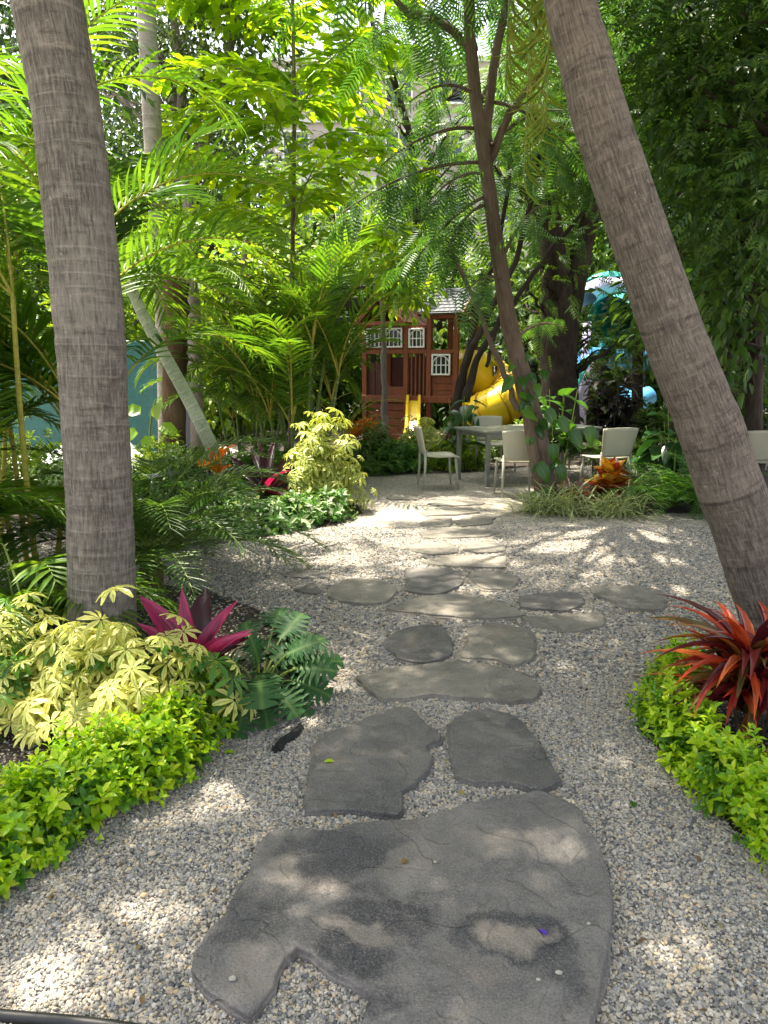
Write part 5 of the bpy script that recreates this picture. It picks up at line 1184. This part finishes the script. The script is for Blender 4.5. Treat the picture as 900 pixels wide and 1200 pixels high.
# ================================================================== PLAYHOUSE
PH = thing('playhouse', 'brown wooden two-storey playhouse with white windows, slate roof tower and yellow slides', 'playhouse', (.63, 15.0, 0), None, math.radians(-24))
def bx(name, parts, mat, parent=PH, bev=.006):
    mb = MB()
    for p in parts: mb.box(p[0], p[1], 0, p[2] if len(p) > 2 else None, bev)
    return mb.build(name, mat, parent, False, local=True)
def ry(a): c, s = math.cos(a), math.sin(a); return np.array([[c, 0, s], [0, 1, 0], [-s, 0, c]])
def rx(a): c, s = math.cos(a), math.sin(a); return np.array([[1, 0, 0], [0, c, -s], [0, s, c]])
for u in (-1.13, -.18, .33, .90):
    for v in (0, 1.3):
        top = 2.42 if u < .3 else 2.62
        bx('post', [((u, v, top / 2), (.10, .10, top))], M['wood'])
bx('deck', [((-.11, .65, .93), (2.16, 1.38, .08))], M['wood'])
for q_ in [((-.655, -.003, 2.44), (.94, .085, .09)), ((.075, -.003, 2.40), (.42, .085, .07)), ((-.655, -.003, 1.90), (.85, .085, .09)), ((.075, -.003, 1.90), (.41, .085, .09)), ((.615, -.003, 1.89), (.47, .085, .08)), ((-.655, -.06, .93), (1.05, .03, .14)), ((.36, -.06, .93), (.95, .03, .14)), ((.615, 0, 2.58), (.47, .085, .08)), ((.615, 1.3, 2.58), (.47, .085, .08)), ((-.655, 1.3, 2.44), (.85, .08, .09))]: bx('beam', [q_], M['wood'])
def playwin(u0, u1, z0, z1, y=-.055):
    w, h = u1 - u0, z1 - z0; c = ((u0 + u1) / 2, y, (z0 + z1) / 2); t = .032
    mb = MB()
    mb.box((u0 + t / 2, y, c[2]), (t, .05, h), bev=.004); mb.box((u1 - t / 2, y, c[2]), (t, .05, h), bev=.004)
    mb.box((c[0], y, z0 + t / 2), (w - 2 * t, .05, t), bev=.004); mb.box((c[0], y, z1 - t / 2), (w - 2 * t, .05, t), bev=.004)
    for f in (.25, .5, .75): mb.box((u0 + w * f, y + .004, c[2] - h * .04), (.016, .03, h - 2 * t - .03 * (f != .5)))
    mb.box((c[0], y + .008, z0 + h * .48), (w - 2 * t, .028, .018))
    a = np.linspace(.12, PI - .12, 13); pth = np.c_[c[0] + np.cos(a) * (w / 2 - t), np.full(13, y), z0 + h * .55 + np.sin(a) * h * .36]; mb.tube(pth, .012, 6, 0)
    # corner infill above the arch
    wn = mb.build('window', M['white'], PH, False, local=True)
    mb = MB(); mb.box((c[0], y + .03, c[2]), (w - t, .008, h - t)); mb.build('window_fill', M['window_fill'], wn, False, local=True)  # added dark sheet: imitates the dim view through the unglazed window hole
bx('upper_panel', [((-.655, .012, 2.17), (.85, .03, .45)), ((.075, .012, 2.15), (.41, .03, .42))], M['wood'])
playwin(-1.07, -.68, 1.98, 2.38); playwin(-.64, -.25, 1.98, 2.38); playwin(-.11, .24, 1.97, 2.36); playwin(.40, .80, 1.42, 1.84)
for i in range(6): bx('wall_board', [((.615, .01, 1.04 + i * .138), (.47, .03, .13))], M['wood'], bev=.008)
for i in range(4): bx('baluster', [((-.06 + i * .09, .0, 1.42), (.035, .03, .86))], M['wood'])
bx('door', [((-.99, .03, 1.33), (.17, .035, .70)), ((-.81, .03, 1.33), (.17, .035, .70))], M['wood_dark'])
bx('low_wall', [((-.43, .0, 1.08), (.40, .035, .2))], M['wood'])
for i in range(5): bx('skirt_board', [((-.66, .02, .10 + i * .165), (.84, .03, .155))], M['wood'], bev=.008)
bx('back_wall', [((-.66, 1.30, 1.4), (.84, .03, .82))], M['wood_dark'])
# left gable facing the viewer
pk, ev, hw = 3.02, 2.50, .52; L_ = math.hypot(hw, pk - ev); a = math.atan2(pk - ev, hw)
bx('gable_roof', [((-.655 - hw / 2, .55, (pk + ev) / 2), (L_ + .12, 1.75, .045), ry(-a)), ((-.655 + hw / 2 + .003, .55, (pk + ev) / 2 + .002), (L_ + .12, 1.74, .045), ry(a))], M['wood_dark'])
bx('gable_trim', [((-.655 - hw / 2, -.34, (pk + ev) / 2 - .03), (L_ + .1, .03, .09), ry(-a)), ((-.655 + hw / 2, -.345, (pk + ev) / 2 - .03), (L_ + .1, .03, .09), ry(a)), ((-.655, -.33, 2.46), (1.05, .03, .07))], M['wood'])
# tower roof: shingled slopes to front and back, open gables at the sides
tz0, tz1, cy, hd = 2.64, 3.16, .65, .82; Ls = math.hypot(hd, tz1 - tz0); at_ = math.atan2(tz1 - tz0, hd)
rf = bx('tower_roof', [((.615, cy - hd / 2, (tz0 + tz1) / 2), (.92, Ls + .06, .03), rx(at_)), ((.615, cy + hd / 2, (tz0 + tz1) / 2 + .002), (.92, Ls + .06, .03), rx(-at_))], M['slate'])
mb = MB()
for r in range(7):
    for c in range(8):
        s_ = (r + .5) / 7; yy = cy - hd + hd * s_; zz = tz0 + (tz1 - tz0) * s_ + .024
        mb.box((.615 - .46 + (c + .25 + .5 * (r % 2)) * .115 * .97, yy, zz), (.108, Ls / 7 * 1.15, .014), 0, rx(at_ - .10), .003)
mb.build('shingles', M['slate'], rf, False, local=True)
bx('tower_gable', [((1.085, cy - hd / 2, (tz0 + tz1) / 2 - .03), (.04, Ls + .04, .09), rx(at_)), ((1.088, cy + hd / 2, (tz0 + tz1) / 2 - .03), (.04, Ls + .04, .09), rx(-at_)), ((1.083, cy, tz0 - .01), (.04, 1.66, .08)), ((.12, cy, tz0 - .01), (.04, 1.6, .08))], M['wood'])
# straight yellow slide
mb = MB(); p0 = V(.02, -.08, .92); p1 = V(.34, -.95, .22); d = (p1 - p0)
for s_ in (-.13, .13): mb.tube([p0 + V(s_, 0, .08), p0 + d * .8 + V(s_, 0, .06), p1 + V(s_ + .02, -.12, .08)], .034, 8)
n_ = 8; vs = []; 
for i in range(n_ + 1):
    for s_ in (-.13, .13): vs.append(p0 + d * i / n_ + V(s_, 0, -.02))
for i in range(n_ + 1):
    for s_ in (-.13, .13): vs.append(p0 + d * i / n_ + V(s_, 0, -.06))
q = [];  k2 = 2 * (n_ + 1)
for i in range(n_): a0 = 2 * i; q += [[a0, a0 + 1, a0 + 3, a0 + 2], [k2 + a0, k2 + a0 + 2, k2 + a0 + 3, k2 + a0 + 1]]
mb.add(vs, q); mb.tube([p1 + V(-.1, 0, 0), p1 + V(-.1, 0, -.22)], .03, 8); mb.tube([p1 + V(.1, 0, 0), p1 + V(.1, 0, -.22)], .03, 8)
mb.build('slide', M['yellow'], PH, local=True)
# yellow spiral tube slide
th = np.linspace(0, 2 * PI * .95, 60); cx_, cy_ = 1.60, .40
P = np.c_[cx_ + .36 * np.cos(PI * .98 - th), cy_ + .36 * np.sin(PI * .98 - th) , 1.52 - (th / th[-1]) * 1.02]
P = np.concatenate([[V(.88, .75, 1.56)], P[2:], [P[-1] + V(-.02, -.55, -.06)]])
mb = MB(); mb.tube(P, .41, 28, 0, False); ts = mb.build('tube_slide', M['yellow'], PH, local=True)
mb = MB(); tn = norm(np.gradient(P, axis=0))
for i in range(4, 58, 7):
    mb.tube([P[i] - tn[i] * .022, P[i] + tn[i] * .022], .435, 28, 0, False)
    a = P[i] + tn[i] * .022; b_ = P[i] - tn[i] * .022
    for q_ in (a, b_): mb.tube([q_, q_ + tn[i] * .001], [.435, .395], 28, 0, False)
mb.build('flange', M['yellow_seam'], ts, False, local=True)
mb = MB(); mb.tube([(1.60, .40, 0), (1.60, .40, 1.6)], .05, 12); mb.build('support_post', M['black'], ts, local=True)

# ================================================================== WATER SLIDE
WS = thing('water_slide', 'teal, lilac and blue tube water slide half hidden behind the leaning palm', 'water slide', (5.6, 18.6, 0))
def wpt(px, py, Y): return at(px, py, Y)
mb = MB(); P = smooth_path([wpt(716, 373, 18.0), wpt(730, 368, 18.9), wpt(760, 362, 19.6), wpt(800, 352, 19.8)], 24); mb.tube(P, .52, 28, 0, False); mb.tube(np.array([P[0] - norm(np.diff(P, axis=0))[0] * .03, P[0] + norm(np.diff(P, axis=0))[0] * .03]), .56, 28, 0, False); mb.build('teal_tube', M['teal'], WS)
a = np.linspace(PI * .95, PI * .1, 20); c0 = wpt(722, 352, 18.8); P = np.array([c0 + V(math.cos(t) * .78, math.sin(t) * .2, math.sin(t) * .30) for t in a])
mb = MB(); mb.tube(P, .30, 24, 0, False); mb.build('lilac_tube', M['lilac'], WS)
a = np.linspace(PI * .8, PI * .3, 14); P = np.array([wpt(712, 345, 19.2) + V(math.cos(t) * .5, 0, math.sin(t) * .36) for t in a]); mb = MB(); mb.tube(P, .22, 18, 0, True); mb.build('teal_cap', M['teal'], WS)
for (px, Y, zt, r_, m_) in [(685, 18.2, 2.7, .105, 'lilac'), (704, 18.9, 2.5, .09, 'teal'), (752, 19.2, 2.6, .1, 'lilac')]:
    p = wpt(px, 435, Y); mb = MB(); mb.tube([V(p[0], p[1], 0), V(p[0], p[1], zt)], r_, 16); mb.build('post', M[m_], WS)
mb = MB(); p0, p1 = wpt(682, 424, 17.9), wpt(800, 430, 18.6)
for dz, w_ in ((0, .0), ):
    d = p1 - p0; n_ = 12; vs = []
    prof = [(-.42, .34), (-.40, .05), (-.2, -.06), (.2, -.06), (.40, .05), (.42, .34), (.46, .34), (.44, .0), (.22, -.12), (-.22, -.12), (-.44, .0), (-.46, .34)]
    sd = norm(np.cross(d, V(0, 0, 1))[None])[0]
    for i in range(n_ + 1):
        for (s_, z_) in prof: vs.append(p0 + d * i / n_ + sd * s_ + V(0, 0, z_))
    k_ = len(prof); q = [[i * k_ + j, i * k_ + (j + 1) % k_, (i + 1) * k_ + (j + 1) % k_, (i + 1) * k_ + j] for i in range(n_) for j in range(k_)]
    mb.add(vs, q)
mb.build('flume', M['blue'], WS)
mb = MB(); P = smooth_path([wpt(693, 428, 17.6), wpt(680, 448, 17.3), wpt(672, 480, 17.1), wpt(668, 505, 17.0)], 18); mb.tube(P, .24, 18, 0, False); mb.build('chute', M['lilac'], WS)
mb = MB(); P2 = P + V(-.06, -.05, .12); mb.tube(P2, .16, 14, 0, False); mb.build('chute_rim', M['teal'], WS)
mb = MB(); p = wpt(741, 468, 17.4); mb.tube(smooth_path([p + V(-.4, 0, .1), p + V(0, -.15, -.05), p + V(.4, 0, .1)], 12), .24, 16, 0, True); mb.build('splash_basin', M['blue'], WS)
mb = MB(); mb.box(wpt(728, 410, 19.0) * V(1, 1, 0) + V(0, .2, 1.95), (1.4, .9, .06), bev=.01); mb.build('platform', M['teal'], WS, False)

# ================================================================== TABLE AND CHAIRS
ang = math.radians(24); tc = V(2.02, 9.98, 0)
tb = thing('garden_table', 'long grey-green garden table with straight legs among cream chairs', 'table', tc, None, ang)
mb = MB(); mb.box((0, 0, .72), (1.9, .86, .035), bev=.006); mb.build('tabletop', M['table'], tb, False, local=True)
mb = MB()
for y in (-.36, .36): mb.box((0, y, .672), (1.70, .03, .058), bev=.004)
for x in (-.87, .87): mb.box((x, 0, .672), (.03, .66, .058), bev=.004)
mb.build('apron', M['table'], tb, False, local=True)
for x in (-.89, .89):
    for y in (-.375, .375): mb = MB(); mb.box((x, y, .351), (.055, .055, .702), bev=.006); mb.build('leg', M['table'], tb, False, local=True)
def make_chair():
    root = thing('garden_chair', 'x', 'chair', (0, 0, 0), 'cream garden chairs round the table')
    # local frame: sitter faces +y, back at -y
    nx, ny = 10, 10; mb = MB(); vs = []
    for j in range(ny + 1):
        for i in range(nx + 1):
            u = i / nx * 2 - 1; w = j / ny; x = u * (.215 + .02 * w); y = -.20 + .42 * w
            z = .445 + .012 * u * u - .012 * math.sin(PI * w) - (.02 * max(0, w - .85) / .15); vs.append([x, y, z])
    n1 = len(vs); vs += [[a, b, c - .022] for a, b, c in vs]; q = []
    for j in range(ny):
        for i in range(nx): a = j * (nx + 1) + i; q += [[a, a + 1, a + nx + 2, a + nx + 1], [n1 + a, n1 + a + nx + 1, n1 + a + nx + 2, n1 + a + 1]]
    for i in range(nx): q += [[i, n1 + i, n1 + i + 1, i + 1], [ny * (nx + 1) + i, ny * (nx + 1) + i + 1, n1 + ny * (nx + 1) + i + 1, n1 + ny * (nx + 1) + i]]
    for j in range(ny): a = j * (nx + 1); b = a + nx; q += [[a, a + nx + 1, n1 + a + nx + 1, n1 + a], [b, n1 + b, n1 + b + nx + 1, b + nx + 1]]
    mb.add(vs, q); mb.build('seat', M['chair'], root, True, local=True)
    mb = MB(); vs = []
    for j in range(ny + 1):
        for i in range(nx + 1):
            u = i / nx * 2 - 1; w = j / ny; x = u * (.205 + .045 * w); y = -.205 - .075 * w - .05 * (1 - u * u) * (.3 + .7 * w); z = .455 + .37 * w - .012 * u * u * w; vs.append([x, y, z])
    n1 = len(vs); vs += [[a, b - .02, c] for a, b, c in vs]; q = []
    for j in range(ny):
        for i in range(nx): a = j * (nx + 1) + i; q += [[a, a + nx + 1, a + nx + 2, a + 1], [n1 + a, n1 + a + 1, n1 + a + nx + 2, n1 + a + nx + 1]]
    for i in range(nx): q += [[i, i + 1, n1 + i + 1, n1 + i], [ny * (nx + 1) + i, n1 + ny * (nx + 1) + i, n1 + ny * (nx + 1) + i + 1, ny * (nx + 1) + i + 1]]
    for j in range(ny): a = j * (nx + 1); b = a + nx; q += [[a, n1 + a, n1 + a + nx + 1, a + nx + 1], [b, b + nx + 1, n1 + b + nx + 1, n1 + b]]
    mb.add(vs, q); mb.build('backrest', M['chair'], root, True, local=True)
    for sx in (-1, 1):
        for (y0, y1, z0) in ((.17, .205, .425), (-.205, -.245, .52)):
            mb = MB(); mb.tube([(sx * .205, y0 + (-.012 if z0 > .5 else 0), z0), (sx * .213, (y0 + y1) / 2, .25), (sx * .222, y1, .012)], [.0185, .0165, .013], 10); mb.build('leg', M['chair_leg'], root, local=True)
    return root
c0 = make_chair()
CH = [((.72, 9.20, 0), -PI / 2 + .12, 'cream garden chair in profile at the left end of the table'), ((1.62, 8.62, 0), .05, 'cream garden chair with its back to the path, left of the vine-clad trunk'),
      ((1.70, 10.75, 0), PI + .35, 'cream garden chair behind the near end of the table, half hidden by the tabletop'), ((2.82, 9.0, 0), .3, 'cream garden chair seen from behind, right of the vine-clad trunk'),
      ((2.62, 11.15, 0), PI + .35, 'cream garden chair behind the far end of the table'), ((4.56, 8.6, 0), -.15, 'cream garden chair cut off by the right frame edge')]
for i, (loc, rz, lab) in enumerate(CH):
    c = c0 if i == 0 else copy_tree(c0); c.location = loc; c.rotation_euler = (0, 0, rz); c['label'] = lab

# ================================================================== SMALL THINGS ON THE GROUND
for pts, lab in [([(322, 876), (330, 868), (342, 860), (352, 850), (356, 855), (349, 866), (336, 874), (328, 883)], 'black bark piece lying on the gravel left of the dark flagstone'), ([(318, 878), (325, 874), (327, 881), (321, 886)], 'tiny black bark chip beside the larger bark piece')]:
    P = np.array([gp(a, b) for a, b in pts])[:, :2]; P = rough_outline(P, .008, .002); mb = MB(); n = len(P)
    if poly_area(P) < 0: P = P[::-1]
    mb.add(np.c_[P, np.full(n, .004)]); mb.add(np.c_[P * .98 + P.mean(0) * .02, .014 + rng.normal(0, .002, n)])
    mb.q.append(np.array([[i, (i + 1) % n, n + (i + 1) % n, n + i] for i in range(n)])); mb.qm.append(np.zeros(n, int)); mb.ngon(range(n, 2 * n))
    tag(mb.build('bark_piece', M['chip'], None, False, V(*P.mean(0), 0)), lab, 'bark piece')
def fallen(px, py, z, s_, mat, lab, az, name='fallen_leaf', cat='leaf'):
    p = gp(px, py, z); mb = MB(); mb.inst(OVAL, basis(V(math.cos(az), math.sin(az), .12), V(.1, .05, 1)), p[None], [s_])
    tag(mb.build(name, mat, None, True, p), lab, cat)
fallen(380, 893, .034, .045, M['duranta'], 'small green leaf lying on the dark flagstone beyond the slab', .3)
fallen(742, 946, .012, .045, M['vine'], 'small green leaf lying on the gravel right of the huge slab', 1.2)
fallen(262, 882, .012, .05, M['duranta'], 'lime green leaf on the gravel at the edge of the left bed', .2)
fallen(640, 1096, .039, .03, M['purple'], 'tiny purple petal on the huge slab', 2.0, 'fallen_petal', 'petal')
fallen(470, 1012, .039, .035, M['litter'], 'small brown leaf on the raised middle of the huge slab', .8)
mb = MB(); n = 240; y = rng.uniform(1.4, 7.5, n); x = rng.uniform(-1, 1, n) * (.5 * y + .2); d = np.c_[rng.normal(size=(n, 2)), rng.normal(0, .15, n)]
mb.inst(OVAL, basis(d, V(0, 0, 1) + rng.normal(0, .25, (n, 3))), np.c_[x, y, np.full(n, .016)], rng.uniform(.012, .035, n)); tag(mb.build('leaf_litter', M['litter']), kind='stuff')
for (px, py, s_, lab) in [(273, 1148, .011, 'loose pale pebble on the front corner of the huge slab'), (655, 1141, .010, 'loose pale pebble on the lower right part of the huge slab'), (631, 1149, .007, 'little loose pebble left of the pale one on the huge slab'), (510, 1011, .007, 'little tan pebble on the middle of the huge slab'), (690, 1083, .007, 'little tan pebble near the right edge of the huge slab')]:
    p = gp(px, py, .036); mb = MB(); mb.add(iv * (1 + rng.normal(0, .12, (12, 1))) * V(1, .75, .5) * s_ + p + V(0, 0, s_ * .35), None, if_); tag(mb.build('pebble', M['pebble'], None, True, p), lab, 'pebble', 'loose pebbles on the slab')
mb = MB(); P = smooth_path([gp(-420, 1165, .012), gp(-150, 1176, .012), gp(0, 1190, .012), gp(140, 1204, .012), gp(330, 1240, .012)], 24); mb.tube(P, .0135, 14)
tag(mb.build('edging_bar', M['black'], None, True, P[12] * V(1, 1, 0)), 'black round metal edging bar on the gravel at the bottom left corner', 'edging')

# ================================================================== LIGHT, SKY, CAMERA
w = bpy.data.worlds.new('World'); S.world = w; w.use_nodes = True; nt = w.node_tree; nt.nodes.clear()
sky = nt.nodes.new('ShaderNodeTexSky'); sky.sky_type = 'NISHITA'; sky.sun_disc = False
sky.sun_elevation = math.asin(SUN[2]); sky.sun_rotation = math.atan2(SUN[0], SUN[1]); sky.air_density = .6; sky.dust_density = 4.0; sky.ozone_density = 1.0
hs = nt.nodes.new('ShaderNodeHueSaturation'); hs.inputs['Saturation'].default_value = .42; nt.links.new(sky.outputs[0], hs.inputs['Color'])
bg = nt.nodes.new('ShaderNodeBackground'); bg.inputs[1].default_value = .14
ou = nt.nodes.new('ShaderNodeOutputWorld'); nt.links.new(hs.outputs[0], bg.inputs[0]); nt.links.new(bg.outputs[0], ou.inputs[0])
ld = bpy.data.lights.new('sun', 'SUN'); ld.energy = 3.5; ld.angle = math.radians(.53); ld.color = (1, .91, .76)
lo = bpy.data.objects.new('sun', ld); COL.objects.link(lo); lo.location = (-8, 5, 25); lo.rotation_euler = Vector(SUN).to_track_quat('Z', 'Y').to_euler()
cd = bpy.data.cameras.new('camera'); cd.sensor_fit = 'VERTICAL'; cd.sensor_height = 24; cd.lens = 24 * F / 1200; cd.clip_start = .05; cd.clip_end = 600
co = bpy.data.objects.new('camera', cd); COL.objects.link(co); co.location = (0, 0, CAM_H); co.rotation_euler = (PI / 2 - PITCH, 0, 0); S.camera = co
S.view_settings.view_transform = 'Standard'; S.view_settings.look = 'None'; S.view_settings.exposure = 2.3; S.view_settings.gamma = 1
S.view_settings.use_curve_mapping = False
S.render.engine = 'CYCLES'; cy = S.cycles
cy.max_bounces = 7; cy.diffuse_bounces = 4; cy.glossy_bounces = 2; cy.transmission_bounces = 4; cy.transparent_max_bounces = 4; cy.caustics_reflective = False; cy.caustics_refractive = False
cy.sample_clamp_indirect = 6; cy.use_denoising = True
